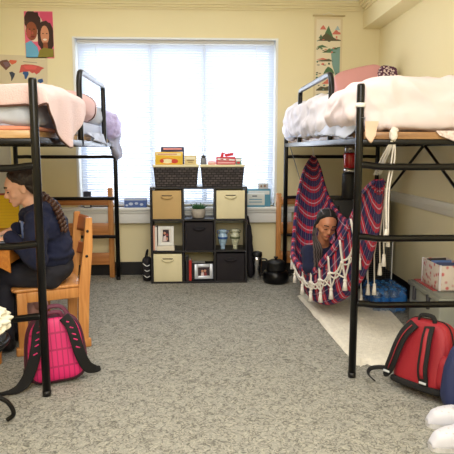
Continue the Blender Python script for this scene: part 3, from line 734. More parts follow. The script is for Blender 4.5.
def photo_frame(cx, y, z, w_, h_, m, label, lean, yaw, kind, border=0.03):
    o = thing('photo_frame', label, 'photo frame', (cx, y, z), (math.radians(lean), 0, math.radians(yaw)))
    b = MB()
    b.b2((-w_/2, 0, 0), (-w_/2+border, 0.014, h_), bev=0.002); b.b2((w_/2-border, 0, 0), (w_/2, 0.014, h_), bev=0.002)
    b.b2((-w_/2+border, 0, 0), (w_/2-border, 0.014, border), bev=0.002); b.b2((-w_/2+border, 0, h_-border), (w_/2-border, 0.014, h_), bev=0.002)
    b.build('frame', m, o, world=False)
    b = MB(); b.mi = 0; iw = w_-2*border; ih = h_-2*border
    b.b2((-iw/2, 0.006, border), (iw/2, 0.010, h_-border)); b.M = Matrix.Translation((0, 0.006, h_/2))
    if kind == 'A': items = [(1, [(0.2, 0.05), (0.8, 0.05), (0.85, 0.95), (0.15, 0.95)]), (2, ell(0.38, 0.3, 0.12, 0.10)), (3, ell(0.62, 0.42, 0.13, 0.10)), (4, [(0.25, 0.55), (0.5, 0.45), (0.6, 0.9), (0.2, 0.92)]), (2, ell(0.6, 0.72, 0.1, 0.12))]
    else: items = [(1, [(0.02, 0.02), (0.98, 0.02), (0.98, 0.98), (0.02, 0.98)]), (2, ell(0.38, 0.45, 0.1, 0.14)), (2, ell(0.6, 0.42, 0.1, 0.14)), (4, [(0.25, 0.98), (0.3, 0.6), (0.48, 0.6), (0.5, 0.98)]), (3, [(0.52, 0.98), (0.54, 0.58), (0.7, 0.58), (0.74, 0.98)])]
    paintset(b, iw, ih, items)
    b.M = Matrix.Identity(4)
    b.build('photo_print', [fm('print_white', (232, 226, 220)), fm('print_dark', (50, 34, 44)), fm('print_skin', (206, 150, 120)), fm('print_red', (150, 60, 60)), fm('print_pale', (226, 206, 206))], o, world=False)
    b = MB(); b.box((0, 0.05, h_*0.32), (0.03, 0.003, h_*0.62), rot=Euler((math.radians(-32 if lean < 0 else -20), 0, 0))); b.build('easel_back', M_matte, o, world=False)
    return o
photo_frame(x+0.125, 5.30, z+0.045, 0.150, 0.185, M_white, 'white framed photo of people standing on the ivory book', -6, 0, 'A', 0.028)
photo_frame(cellx(1)+cw/2+0.045, 5.31, cellz(2)+0.014, 0.180, 0.145, mat('silver_frame', (196, 202, 214), 0.3, metal=0.3), 'silver framed dark photo tilted in the bottom middle cell', -10, 4, 'B', 0.03)
z = cellz(2); x = cellx(1)
book(x+0.042, x+0.066, 5.31, 5.45, z, z+0.20, mat('red_cover', (196, 44, 40), 0.5), 'red book upright in the bottom middle cell')
book(x+0.010, x+0.038, 5.33, 5.45, z, z+0.235, mat('black_cover', (34, 30, 34), 0.5), 'black book left of the red book in the bottom cell')
book(x+0.070, x+0.200, 5.37, 5.50, z, z+0.16, mat('charcoal_cover', (48, 44, 48), 0.6), 'charcoal binder behind the silver framed photo', name='binder')
# vases
z = cellz(1); x = cellx(2)
vprof = [(0.022, 0), (0.024, 0.006), (0.018, 0.016), (0.036, 0.06), (0.047, 0.11), (0.045, 0.135), (0.032, 0.150), (0.028, 0.158), (0.040, 0.168), (0.043, 0.182), (0.026, 0.190), (0.0, 0.192)]
def vase(cx, k, m, m2, label):
    o = thing('vase', label, 'vase', (cx, 5.36, z), group=None)
    b = MB(); b.lathe((cx, 5.36, z), [(r, h*k) for r, h in vprof]); b.build('body', m, o)
    b = MB(); b.lathe((cx, 5.36, z), [(0.0455, 0.098*k), (0.0485, 0.104*k), (0.0487, 0.114*k), (0.0475, 0.120*k)]); b.build('painted_band', m2, o)
    b = MB()
    for s in (-1, 1): b.tube([(cx+s*0.032, 5.36, z+0.150*k), (cx+s*0.052, 5.36, z+0.158*k), (cx+s*0.054, 5.36, z+0.175*k), (cx+s*0.040, 5.36, z+0.178*k)], 0.005, 6)
    b.build('handle', m2, o)
vase(x+0.070, 1.0, mat('pale_blue_glaze', (166, 198, 224), 0.2, var=0.3, vscale=40, coat=0.5), mat('cobalt_glaze', (66, 98, 160), 0.2), 'pale blue glazed vase at the left of the right middle cell')
vase(x+0.190, 1.02, mat('floral_glaze', (206, 208, 180), 0.2, var=0.45, vscale=55, coat=0.5), mat('olive_glaze', (104, 112, 84), 0.2), 'cream and olive floral vase right of the pale blue vase')

# wicker baskets on top and what lies in them
def basket(cx, label, wd):
    z = OH+0.001; cy = 5.41; d = 0.26; h_ = 0.195
    o = thing('wicker_basket', label, 'basket', (cx, cy, z), group='wicker baskets on the organizer')
    b = MB(); wt, wb = wd/2, wd/2-0.017
    def ring(w2, d2, zz): return [Vector((cx+sx*w2, cy+sy*d2, zz)) for sx, sy in ((-1, -1), (1, -1), (1, 1), (-1, 1))]
    R = [ring(wb, d/2-0.02, z), ring(wt, d/2, z+h_), ring(wt-0.012, d/2-0.012, z+h_), ring(wb-0.01, d/2-0.03, z+0.01)]
    V = [[b.bm.verts.new(p) for p in r] for r in R]
    b.bm.faces.new(V[0][::-1]); b.bm.faces.new(V[3])
    for A, B_ in zip(V, V[1:]):
        for k in range(4): b.bm.faces.new((A[k], A[(k+1) % 4], B_[(k+1) % 4], B_[k]))
    bmesh.ops.bevel(b.bm, geom=[e for e in b.bm.edges if abs(e.verts[0].co.z-e.verts[1].co.z) > 0.1], offset=0.012, segments=3, affect='EDGES')
    b.build('woven_body', M_wicker, o)
    b = MB(); b.b2((cx-wt-0.004, cy-d/2-0.004, z+h_-0.012), (cx+wt+0.004, cy+d/2+0.004, z+h_+0.012), bev=0.008); b.build('liner', M_cream, o)
basket(-0.215, 'dark wicker basket with cream liner on the left, under the yellow packet', 0.425)
basket(0.222, 'dark wicker basket with cream liner on the right, under the red packet', 0.415)
zt = OH+0.001+0.195+0.0125
def packet(x0, x1, y0, y1, z0, h_, mats, stripes, label, name, cat, rot=0):
    o = thing(name, label, cat, ((x0+x1)/2, (y0+y1)/2, z0), (0, 0, math.radians(rot)))
    b = MB(); wd = x1-x0; dp = y1-y0
    b.b2((-wd/2, -dp/2, 0), (wd/2, dp/2, h_), bev=0.004); b.build('carton', mats[0], o, world=False)
    b = MB(); b.M = Matrix.Translation((0, -dp/2-0.0002, h_/2)); paintset(b, wd, h_, stripes); b.build('printed_label', mats, o, world=False)
    return o
P = fm
packet(-0.408, -0.152, 5.30, 5.35, zt, 0.118, [P('pack_yellow', (240, 196, 60)), P('pack_red', (206, 70, 50)), P('pack_cream', (250, 240, 190)), P('pack_orange', (232, 150, 50))],
       [(2, [(0.05, 0.08), (0.95, 0.08), (0.95, 0.30), (0.05, 0.24)]), (1, [(0.1, 0.14), (0.8, 0.14), (0.8, 0.2), (0.1, 0.2)]), (3, ell(0.45, 0.7, 0.3, 0.26)), (2, ell(0.45, 0.72, 0.2, 0.18)), (1, ell(0.72, 0.72, 0.12, 0.18)), (1, ell(0.25, 0.7, 0.07, 0.14))],
       'yellow snack packet printed with a round bowl, on the left basket', 'snack_packet', 'packet', -2)
packet(-0.36, -0.14, 5.40, 5.445, zt, 0.165, [P('box_navy', (54, 52, 84)), P('box_pink', (226, 150, 160)), P('box_lilac', (170, 160, 190))],
       [(1, [(0.1, 0.06), (0.9, 0.06), (0.9, 0.16), (0.1, 0.16)]), (2, [(0.3, 0.3), (0.95, 0.25), (0.95, 0.4), (0.3, 0.45)])], 'navy and pink box standing behind the yellow packet', 'carton_box', 'box', 3)
packet(-0.135, -0.022, 5.31, 5.37, zt, 0.088, [P('box_beige', (224, 204, 150)), P('box_brown', (150, 124, 84)), P('box_ivory', (244, 236, 206))],
       [(2, [(0.1, 0.15), (0.9, 0.15), (0.9, 0.45), (0.1, 0.45)]), (1, [(0.2, 0.5), (0.8, 0.5), (0.8, 0.6), (0.2, 0.6)]), (1, [(0.3, 0.7), (0.7, 0.7), (0.7, 0.78), (0.3, 0.78)])], 'small beige carton right of the yellow packet', 'carton_box', 'box')
t = thing('candle_jar', 'grey glass candle jar with dark lid between the baskets', 'candle', (0.045, 5.36, zt))
b = MB(); b.lathe((0.045, 5.36, zt), [(0.028, 0), (0.030, 0.004), (0.030, 0.058), (0.026, 0.062), (0, 0.062)]); b.build('jar', mat('smoky_glass', (120, 124, 134), 0.2), t)
b = MB(); b.lathe((0.045, 5.36, zt), [(0.014, 0.062), (0.022, 0.066), (0.022, 0.082), (0.008, 0.085), (0.006, 0.092), (0, 0.093)]); b.build('lid', M_matte, t)
packet(0.165, 0.345, 5.30, 5.36, zt, 0.072, [P('pack_red2', (206, 64, 70)), P('pack_white', (244, 240, 240)), P('pack_pink', (240, 180, 184))],
       [(1, [(0.05, 0.15), (0.95, 0.3), (0.95, 0.5), (0.05, 0.4)]), (2, [(0.05, 0.6), (0.95, 0.65), (0.95, 0.85), (0.05, 0.85)]), (0, [(0.2, 0.22), (0.35, 0.25), (0.35, 0.4), (0.2, 0.36)]), (0, [(0.5, 0.28), (0.65, 0.3), (0.65, 0.44), (0.5, 0.42)])], 'red and white snack packet lying on the right basket', 'snack_packet', 'packet', 4)
packet(0.09, 0.16, 5.33, 5.38, zt, 0.03, [P('pack_salmon', (232, 140, 130)), P('pack_white', (244, 240, 240))], [(1, [(0.1, 0.3), (0.9, 0.3), (0.9, 0.6), (0.1, 0.6)])], 'small salmon pink packet left of the red snack packet', 'snack_packet', 'packet', -8)
packet(0.35, 0.405, 5.32, 5.37, zt, 0.062, [P('pack_teal', (110, 150, 140)), P('pack_white', (244, 240, 240)), P('pack_red2', (206, 64, 70))], [(1, [(0.0, 0.1), (0.9, 0.1), (0.9, 0.5), (0.1, 0.5)]), (2, ell(0.5, 0.72, 0.3, 0.16))], 'small white and green packet at the end of the right basket', 'snack_packet', 'packet', -6)
b = MB(); b.tube([(0.20, 5.38, zt+0.004), (0.23, 5.385, zt+0.11), (0.26, 5.385, zt+0.085), (0.33, 5.38, zt+0.10)], 0.006, 8, flat=(0.003, 0.014))
b.build('red_wrapper', P('pack_red2', (206, 64, 70)))
tag(bpy.data.objects['red_wrapper'], 'curled red wrapper sticking up behind the red snack packet', 'wrapper'); bpy.data.objects['red_wrapper'].name = 'wrapper'

# things on the window sill
zs = WZ0+0.001
packet(-0.745, -0.525, 5.60, 5.68, zs, 0.092, [P('tissue_blue', (86, 112, 178)), P('tissue_pale', (200, 214, 240))], [(1, [(0.0, 0.0), (1, 0.0), (1, 0.22), (0, 0.22)]), (1, ell(0.3, 0.6, 0.1, 0.16)), (1, ell(0.55, 0.55, 0.08, 0.14)), (1, ell(0.78, 0.66, 0.08, 0.14)), (1, ell(0.12, 0.75, 0.06, 0.1))], 'blue patterned tissue box on the window sill', 'tissue_box', 'tissue box')
packet(0.485, 0.725, 5.64, 5.70, zs, 0.175, [P('box_teal', (96, 160, 188)), P('pale', (226, 232, 236))], [(1, [(0.05, 0.08), (0.95, 0.08), (0.95, 0.3), (0.05, 0.3)])], 'teal flat box at the back of the sill, right of the organizer', 'carton_box', 'box')
packet(0.475, 0.66, 5.595, 5.632, zs+0.0, 0.135, [P('card_white', (226, 230, 226)), P('card_dark', (70, 84, 96)), P('card_teal', (106, 164, 190))], [(2, [(0, 0.86), (1, 0.86), (1, 1), (0, 1)]), (1, [(0.32, 0.14), (0.58, 0.14), (0.58, 0.22), (0.32, 0.22)]), (2, [(0.15, 0.4), (0.85, 0.4), (0.85, 0.46), (0.15, 0.46)]), (2, [(0.15, 0.6), (0.85, 0.6), (0.85, 0.66), (0.15, 0.66)])], 'white printed box leaning in front of the teal box on the sill', 'carton_box', 'box')
packet(0.60, 0.70, 5.645, 5.695, zs+0.176, 0.06, [P('card_grey', (206, 206, 206)), P('card_brown', (150, 120, 100))], [(1, ell(0.3, 0.5, 0.1, 0.2)), (1, ell(0.65, 0.45, 0.12, 0.2))], 'little grey carton on top of the teal box', 'carton_box', 'box')
packet(-1.145, -1.075, 5.60, 5.65, zs, 0.16, [P('dark_item', (60, 64, 84)), P('card_white', (226, 230, 226))], [(1, [(0.1, 0.5), (0.9, 0.5), (0.9, 0.95), (0.1, 0.95)])], 'small dark box at the left end of the window sill', 'carton_box', 'box')

# floor things beside the organizer
t = thing('steel_tumbler', 'tall steel tumbler with black lid on the floor by the organizer', 'tumbler', (0.565, 5.40, 0))
b = MB(); b.lathe((0.565, 5.40, 0.0), [(0.038, 0), (0.042, 0.006), (0.050, 0.20), (0.050, 0.235), (0.0, 0.235)]); b.build('cup', M_chrome, t)
b = MB(); b.lathe((0.565, 5.40, 0.0), [(0.051, 0.235), (0.053, 0.245), (0.050, 0.275), (0.02, 0.285), (0, 0.286)]); b.build('lid', M_matte, t)
b = MB(); b.tube(cr([(0.61, 5.39, 0.21), (0.66, 5.38, 0.20), (0.665, 5.38, 0.12), (0.612, 5.39, 0.07)], 5), 0.008, 8); b.build('handle', M_matte, t)
t = thing('slow_cooker', 'round black slow cooker with lid on the carpet', 'slow cooker', (0.735, 5.27, 0))
b = MB(); b.lathe((0.735, 5.27, 0), [(0.10, 0), (0.118, 0.01), (0.128, 0.05), (0.126, 0.09), (0.112, 0.115), (0.095, 0.12), (0, 0.12)]); b.build('pot_body', M_black, t)
b = MB(); b.lathe((0.735, 5.27, 0.12), [(0.092, 0), (0.095, 0.02), (0.088, 0.07), (0.092, 0.078), (0.085, 0.09), (0.05, 0.105), (0, 0.108)]); b.build('lid', M_matte, t)
b = MB(); b.lathe((0.735, 5.27, 0.226), [(0.012, 0), (0.012, 0.012), (0.022, 0.018), (0.02, 0.028), (0, 0.03)]); b.build('lid_knob', M_matte, t)
b = MB()
for s in (-1, 1): b.tube([(0.735+s*0.12, 5.24, 0.07), (0.735+s*0.15, 5.25, 0.078), (0.735+s*0.15, 5.29, 0.078), (0.735+s*0.12, 5.30, 0.07)], 0.008, 8)
b.build('handle', M_matte, t)
b = MB(); b.puff((0.50, 5.50, 0.27), (0.035, 0.09, 0.27), 0.6, 0.6, rot=Euler((0, math.radians(-3), 0)), amp=0.012, fr=9)
o = b.build('tote_bag', M_blkcv, None, loc=(0.5, 5.5, 0)); tag(o, 'flat black tote bag slumped against the right side of the organizer', 'bag')
b = MB(); b.tube(cr([(0.50, 5.44, 0.50), (0.485, 5.45, 0.60), (0.482, 5.5, 0.62), (0.485, 5.55, 0.60), (0.50, 5.56, 0.50)], 4), 0.006, 6); b.build('strap', M_strap, o)
b = MB(); b.puff((-0.515, 5.45, 0.115), (0.045, 0.12, 0.115), 0.6, 0.6, amp=0.012, fr=12)
o = b.build('duffel_bag', M_blkcv, None, loc=(-0.515, 5.45, 0)); tag(o, 'small black bag with white piping left of the organizer', 'bag')
b = MB()
for zz in (0.06, 0.12, 0.17): b.tube(cr([(-0.555, 5.40, zz), (-0.54, 5.345, zz+0.01), (-0.51, 5.33, zz-0.01), (-0.48, 5.335, zz)], 4), 0.004, 6)
b.build('piping', M_white, o)
b = MB(); b.tube(cr([(-0.53, 5.40, 0.22), (-0.515, 5.42, 0.29), (-0.51, 5.48, 0.29), (-0.52, 5.50, 0.22)], 4), 0.007, 6); b.build('handle', M_strap, o)

# ---------------------------------------------------------------- under the right loft
FX0, FX1, FY0, FY1, FZ = 1.20, 1.69, 4.92, 5.38, 0.83
t = thing('mini_fridge', 'black mini fridge under the right loft, behind the hammock', 'fridge', ((FX0+FX1)/2, 5.15, 0))
b = MB(); b.b2((FX0, FY0+0.045, 0.015), (FX1, FY1, FZ), bev=0.006); b.build('cabinet', M_matte, t)
b = MB(); b.b2((FX0, FY0, 0.02), (FX1, FY0+0.042, FZ), bev=0.008); d_ = b.build('door', M_matte, t)
b = MB(); b.b2((FX0+0.03, FY0-0.012, 0.62), (FX0+0.05, FY0, 0.78), bev=0.004); b.build('door_handle', M_black, d_)
t = thing('blender', 'personal blender with red cup and steel dome on the black fridge', 'blender', (1.362, 5.02, FZ))
b = MB(); b.lathe((1.362, 5.02, FZ+0.001), [(0.068, 0), (0.070, 0.01), (0.066, 0.22), (0.060, 0.24), (0.0, 0.24)]); b.build('motor_base', M_matte, t)
b = MB(); b.lathe((1.362, 5.02, FZ+0.241), [(0.056, 0), (0.060, 0.005), (0.060, 0.035), (0.05, 0.04), (0, 0.04)]); b.build('collar', M_chrome, t)
b = MB(); b.lathe((1.362, 5.02, FZ+0.281), [(0.052, 0), (0.056, 0.01), (0.060, 0.12), (0.058, 0.13), (0, 0.13)]); b.build('cup', M_redg, t)
b = MB(); b.lathe((1.362, 5.02, FZ+0.411), [(0.056, 0), (0.054, 0.05), (0.044, 0.10), (0.026, 0.135), (0.008, 0.146), (0, 0.147)]); b.build('dome', mat('smoky_steel', (150, 146, 146), 0.25, metal=0.8), t)
# wire rack
t = thing('wire_rack', 'white framed wire rack leaning in front of the black fridge', 'wire rack', (1.54, 4.66, 0))
b = MB(); X0, X1, Z1_ = 1.44, 1.655, 0.52
b.tube([(X0, 4.66, 0.012), (X0, 4.66, Z1_), (X1, 4.66, Z1_), (X1, 4.66, 0.012)], 0.006, 8, closed=True); b.build('frame', M_white, t)
b = MB()
for k in range(1, 12): b.tube([(X0+(X1-X0)*k/12, 4.66, 0.012), (X0+(X1-X0)*k/12, 4.66, Z1_)], 0.0014, 5)
for k in range(1, 28): b.tube([(X0, 4.662, Z1_*k/28), (X1, 4.662, Z1_*k/28)], 0.0014, 5)
b.build('wire_grid', mat('grey_wire', (120, 120, 124), 0.4, metal=0.6), t)
# wrapped water bottles
t = thing('water_bottle_pack', 'pack of blue labelled water bottles in clear film on the rug edge', 'water bottles', (1.50, 4.30, 0))
M_pet = mat('clear_pet', (196, 214, 232), 0.08, trans=0.7, alpha=0.75); M_lab = mat('blue_bottle_label', (36, 110, 196), 0.35); M_cap = mat('blue_cap', (70, 140, 210), 0.4)
proto = None
for i in range(4):
    for j in range(5):
        x, y = 1.385+0.067*i, 4.20+0.067*j
        if proto is None:
            b = MB(); b.lathe((x, y, 0.004), [(0.026, 0), (0.031, 0.006), (0.031, 0.05), (0.028, 0.056), (0.031, 0.062), (0.031, 0.13), (0.026, 0.155), (0.012, 0.175), (0.012, 0.182), (0, 0.182)], seg=14); bo = b.build('bottle', M_pet, t)
            b = MB(); b.lathe((x, y, 0.004), [(0.0318, 0.064), (0.0322, 0.066), (0.0322, 0.122), (0.0318, 0.124)], seg=14); la = b.build('bottle_label', M_lab, bo)
            b = MB(); b.lathe((x, y, 0.186), [(0.014, 0), (0.014, 0.014), (0.012, 0.016), (0, 0.016)], seg=12); ca = b.build('cap', M_cap, bo)
            proto = bo; x0_, y0_ = x, y
        else:
            c = proto.copy(); COL.objects.link(c); c.parent = t; c.location = (x-x0_, y-y0_, 0)
            for s_ in (la, ca):
                d_ = s_.copy(); COL.objects.link(d_); d_.parent = c
b = MB(); b.puff((1.485, 4.335, 0.107), (0.142, 0.178, 0.106), 0.35, 0.3, amp=0.012, fr=14, nu=60, nv=30)
fm_ = bpy.data.materials.new('blue_shrink_film'); fm_.use_nodes = True; nt = fm_.node_tree; N = nt.nodes; L = nt.links
pb = N['Principled BSDF']; pb.inputs['Base Color'].default_value = srgb(60, 130, 210); pb.inputs['Roughness'].default_value = 0.12
tr = N.new('ShaderNodeBsdfTransparent'); mx = N.new('ShaderNodeMixShader'); nz_ = N.new('ShaderNodeTexNoise'); nz_.inputs['Scale'].default_value = 16
rp = N.new('ShaderNodeValToRGB'); rp.color_ramp.elements[0].position = 0.45; rp.color_ramp.elements[0].color = (0.12, 0.12, 0.12, 1); rp.color_ramp.elements[1].position = 0.6; rp.color_ramp.elements[1].color = (0.75, 0.75, 0.75, 1)
tc_ = N.new('ShaderNodeTexCoord'); L.new(tc_.outputs['Object'], nz_.inputs['Vector']); L.new(nz_.outputs['Fac'], rp.inputs[0]); L.new(rp.outputs[0], mx.inputs[0]); L.new(tr.outputs[0], mx.inputs[1]); L.new(pb.outputs[0], mx.inputs[2]); L.new(mx.outputs[0], N['Material Output'].inputs[0])
b.build('shrink_film', fm_, t)
# storage bin
t = thing('storage_bin', 'grey plastic storage bin with lid beside the red backpack', 'storage bin', (1.66, 3.72, 0))
b = MB(); b.b2((1.555, 3.46, 0.0), (1.765, 3.98, 0.285), bev=0.012, seg=3); b.build('tub', M_bin, t)
b = MB(); b.b2((1.542, 3.445, 0.285), (1.775, 3.995, 0.318), bev=0.008, seg=3); b.b2((1.56, 3.465, 0.318), (1.757, 3.975, 0.324), bev=0.003); b.build('lid', mat('grey_lid', (150, 154, 146), 0.4), t)
for yy in (3.62, 3.86): b = MB(); b.b2((1.534, yy-0.012, 0.20), (1.556, yy+0.012, 0.30), bev=0.004); b.build('latch', mat('dark_latch', (70, 70, 76), 0.4), t)
b = MB(); b.b2((1.575, 3.62, 0.325), (1.765, 3.96, 0.331)); tag(b.build('magazine', fm('magazine_red', (190, 90, 90)), None, loc=(1.67, 3.8, 0.325)), 'red and white magazine lying under the decorated box on the bin', 'magazine')
t = thing('decorated_box', 'open box with pink printed paper, standing on the grey storage bin', 'box', (1.68, 3.74, 0.332))
M_deco = mat('pink_printed_board', (222, 196, 198), 0.7)
nt = M_deco.node_tree; v_ = nt.nodes.new('ShaderNodeTexVoronoi'); v_.inputs['Scale'].default_value = 26; tc_ = nt.nodes.new('ShaderNodeTexCoord'); nt.links.new(tc_.outputs['Object'], v_.inputs['Vector'])
rr = nt.nodes.new('ShaderNodeValToRGB'); rr.color_ramp.elements[0].color = srgb(206, 110, 112); rr.color_ramp.elements[1].color = srgb(226, 214, 204); rr.color_ramp.elements[0].position = 0.2; rr.color_ramp.elements[1].position = 0.42
nt.links.new(v_.outputs['Distance'], rr.inputs[0]); nt.links.new(rr.outputs[0], nt.nodes['Principled BSDF'].inputs['Base Color'])
b = MB(); x0, x1, y0, y1, z0, z1 = 1.600, 1.775, 3.58, 3.88, 0.332, 0.505
b.b2((x0, y0, z0), (x1, y1, z0+0.006))
b.b2((x0, y0, z0), (x0+0.007, y1, z1), bev=0.002); b.b2((x1-0.007, y0, z0), (x1, y1, z1), bev=0.002); b.b2((x0+0.007, y0, z0), (x1-0.007, y0+0.007, z1), bev=0.002); b.b2((x0+0.007, y1-0.007, z0), (x1-0.007, y1, z1), bev=0.002)
b.build('box_walls', M_deco, t)
for (a, c) in (((x0-0.003, y0-0.003), (x0+0.012, y0+0.012)), ((x0-0.003, y1-0.012), (x0+0.012, y1+0.003))): b = MB(); b.b2((a[0], a[1], z0), (c[0], c[1], z1+0.004), bev=0.003); b.build('corner_post', mat('pale_corner', (230, 226, 232), 0.6), t)
for k, (cc, lb) in enumerate((((60, 70, 110), 'navy notebook inside the decorated box'), ((90, 120, 180), 'blue notebook leaning in the decorated box'), ((54, 50, 48), 'black notebook at the back of the decorated box'))):
    b = MB(); b.box((1.685, 3.66+0.08*k, z0+0.094), (0.14, 0.018, 0.17), rot=Euler((math.radians(-12), 0, math.radians(5*k-5))), bev=0.003)
    tag(b.build('notebook', mat('notebook_%s' % ('navy', 'blue', 'black')[k], cc, 0.6), None, loc=(1.685, 3.66+0.08*k, z0+0.008)), lb, 'notebook')
# rug
rugp = [(0.85, 4.74), (0.885, 4.0), (0.925, 3.19), (0.99, 3.14), (1.20, 3.09), (1.30, 3.30), (1.45, 3.70), (1.50, 4.10), (1.51, 4.60), (1.47, 4.92), (1.15, 4.86)]
RP = cr([(p[0], p[1], 0) for p in rugp+[rugp[0]]], 10)[:-1]; cen = Vector((1.18, 4.0, 0))
def rug(u, v):
    p = RP[int(round(u*len(RP))) % len(RP)]
    d = 1-v; q = cen.lerp(p, d)
    if v < 0.03: wob = 0.012*noise.noise(Vector((u*60, 0, 3)))
    else: wob = 0
    zz = 0.004+0.024*min(1, v*14)+(0.007*noise.noise(Vector((q.x*55, q.y*55, 0)))+0.005*noise.noise(Vector((q.x*110, q.y*110, 5))))*min(1, v*14)
    return Vector((q.x*(1+wob), q.y*(1+wob), max(0.003, zz)))
b = MB(); b.grid(rug, len(RP), 60, closed_u=True); tag(b.build('shag_rug', M_rug, None, loc=(1.18, 4.0, 0)), 'cream shag rug on the carpet under the hammock', 'rug')

# ---------------------------------------------------------------- backpacks
def back_shape(w_, h_, d_, top=0.8, rnd=0.5):
    # returns fn(u,v): closed puffy backpack body; local x across, y depth (front face at -y), z up
    def fn(u, v):
        th = 2*PI*u; ph = -PI/2+PI*v
        def pw(x, e): return math.copysign(abs(x)**e, x)
        cx = pw(math.cos(th), 0.45)*pw(math.cos(ph), 0.38); cy = pw(math.sin(th), 0.5)*pw(math.cos(ph), 0.35); cz = pw(math.sin(ph), 0.6)
        zz = (cz+1)/2
        wf = 1-(1-top)*max(0, zz)**2
        return Vector((cx*w_/2*wf, cy*d_/2*(1-0.35*zz), zz*h_))
    return fn
def backpack(name, label, loc, rot, w_, h_, d_, m_body, m_panel, slots, strap_pts, m_trim):
    t = thing(name, label, 'backpack', loc, rot)
    b = MB(); b.grid(back_shape(w_, h_, d_), 64, 40, closed_u=True); bmesh.ops.remove_doubles(b.bm, verts=b.bm.verts[:], dist=1e-5)
    for v in b.bm.verts:
        n = noise.noise(v.co*14)*0.004; v.co.x += n; v.co.y += n
    b.build('body', m_body, t, world=False)
    # back panel
    b = MB(); f = back_shape(w_*0.95, h_*0.95, d_*0.98)
    b.grid(lambda u, v: f(0.5+u*0.5, 0.03+0.94*v)+Vector((0, -0.010, 0.012)), 30, 30)
    b.build('back_panel', m_panel, t, world=False)
    # piping seam
    b = MB(); f2 = back_shape(w_*1.005, h_*1.005, d_*0.62)
    b.tube([f2(0.5+0.0*k, k/30)+Vector((0, -d_*0.08, 0)) for k in range(2, 29)] + [f2(0.0, 1-k/30)+Vector((0, -d_*0.08, 0)) for k in range(2, 29)], 0.0045, 6); b.build('piping', m_trim, t, world=False)
    for s in (-1, 1):
        pts = cr([(s*p[0], p[1], p[2]) for p in (strap_pts[0] if s < 0 else strap_pts[1])], 8)
        b = MB(); n_ = len(pts)
        def sf(u, v, pts=pts, n_=n_, s=s):
            i = min(int(u*(n_-1)), n_-2); fr_ = u*(n_-1)-i; p = pts[i].lerp(pts[i+1], fr_); tg = (pts[i+1]-pts[i]).normalized()
            sd = tg.cross(Vector((0, -1, 0))); sd.normalize(); nn = tg.cross(sd)
            wd = 0.033 if u < 0.72 else 0.033-0.02*(u-0.72)/0.28
            a = 2*PI*v
            return p + sd*math.copysign(abs(math.cos(a))**0.5, math.cos(a))*wd*0.9 + nn*math.copysign(abs(math.sin(a))**0.6, math.sin(a))*0.007
        b.grid(sf, 60, 16, closed_v=True); so = b.build('shoulder_strap', M_strap, t, world=False)
        if slots:
            for k in range(5):
                b = MB(); i = int((0.12+0.075*k)*n_); p = pts[i]; b.box(p+Vector((0, -0.0072, 0)), (0.024, 0.004, 0.007), rot=Euler((0, math.radians(s*25), 0)), bev=0.002)
                b.build('slot_trim', m_panel, so, world=False)
        else:
            b = MB(); i = int(0.80*n_); b.box(pts[i]+Vector((0, -0.010, 0)), (0.040, 0.005, 0.012), bev=0.002); b.build('reflective_tab', mat('silver_tab', (200, 204, 208), 0.4), so, world=False)
            b = MB(); b.tube([pts[int((0.06+0.65*k/12)*n_)]+Vector((s*0.0, -0.009, 0)) for k in range(13)], 0.008, 6, flat=(0.011, 0.002)); b.build('strap_stripe', m_panel, so, world=False)
    zt_ = h_*0.97
    b = MB(); b.tube(cr([(-0.05, -d_*0.22, zt_-0.012), (-0.035, -d_*0.25, zt_+0.028), (0.035, -d_*0.25, zt_+0.030), (0.05, -d_*0.22, zt_-0.012)], 5), 0.006, 8, flat=(0.006, 0.012)); b.build('haul_loop', m_trim, t, world=False)
    for s in (-1, 1):
        b = MB(); b.box((s*w_*0.49, -0.01, 0.08), (0.02, 0.05, 0.03), bev=0.004); b.build('buckle', M_matte, t, world=False)
    return t
pk = [(0.055, -0.065, 0.36), (0.085, -0.095, 0.31), (0.10, -0.115, 0.24), (0.12, -0.11, 0.15), (0.155, -0.08, 0.07), (0.20, -0.05, 0.04), (0.23, -0.05, 0.04)]
pk_l = [(0.055, -0.065, 0.36), (0.085, -0.095, 0.31), (0.10, -0.12, 0.24), (0.125, -0.12, 0.15), (0.165, -0.10, 0.06), (0.21, -0.10, 0.022), (0.26, -0.11, 0.014)]
tp = backpack('backpack', 'hot pink backpack with black straps leaning on the oak chair', (-0.79, 3.01, 0.003), (math.radians(-6), math.radians(-2), math.radians(20)), 0.335, 0.365, 0.155, mat('dark_maroon_nylon', (70, 26, 46), 0.6), M_quilt, True, (pk_l, pk), M_mar)
b = MB(); b.tube(cr([(-0.25, -0.11, 0.016), (-0.31, -0.10, 0.012), (-0.36, -0.06, 0.02), (-0.40, -0.08, 0.012)], 6), 0.01, 8, flat=(0.004, 0.012)); b.build('loose_webbing', M_strap, tp, world=False)
b = MB(); b.tube(cr([(-0.02, 0.0, 0.36), (-0.03, 0.01, 0.405), (0.05, 0.02, 0.405), (0.10, 0.0, 0.33)], 6), 0.008, 8, flat=(0.006, 0.014)); b.build('top_webbing', M_mar, tp, world=False)
rk = [(0.045, -0.080, 0.345), (0.055, -0.11, 0.29), (0.06, -0.12, 0.22), (0.06, -0.12, 0.13), (0.065, -0.10, 0.06), (0.075, -0.085, 0.03)]
rk_l = [(0.045, -0.080, 0.345), (0.075, -0.11, 0.29), (0.10, -0.12, 0.22), (0.125, -0.12, 0.13), (0.16, -0.10, 0.06), (0.19, -0.08, 0.03)]
tr_ = backpack('backpack', 'red backpack with black straps sitting on the carpet by the bin', (1.175, 2.765, 0.012), (math.radians(-11), math.radians(-2), math.radians(-57)), 0.335, 0.375, 0.19, M_red, M_red, False, (rk_l, rk), M_strap)
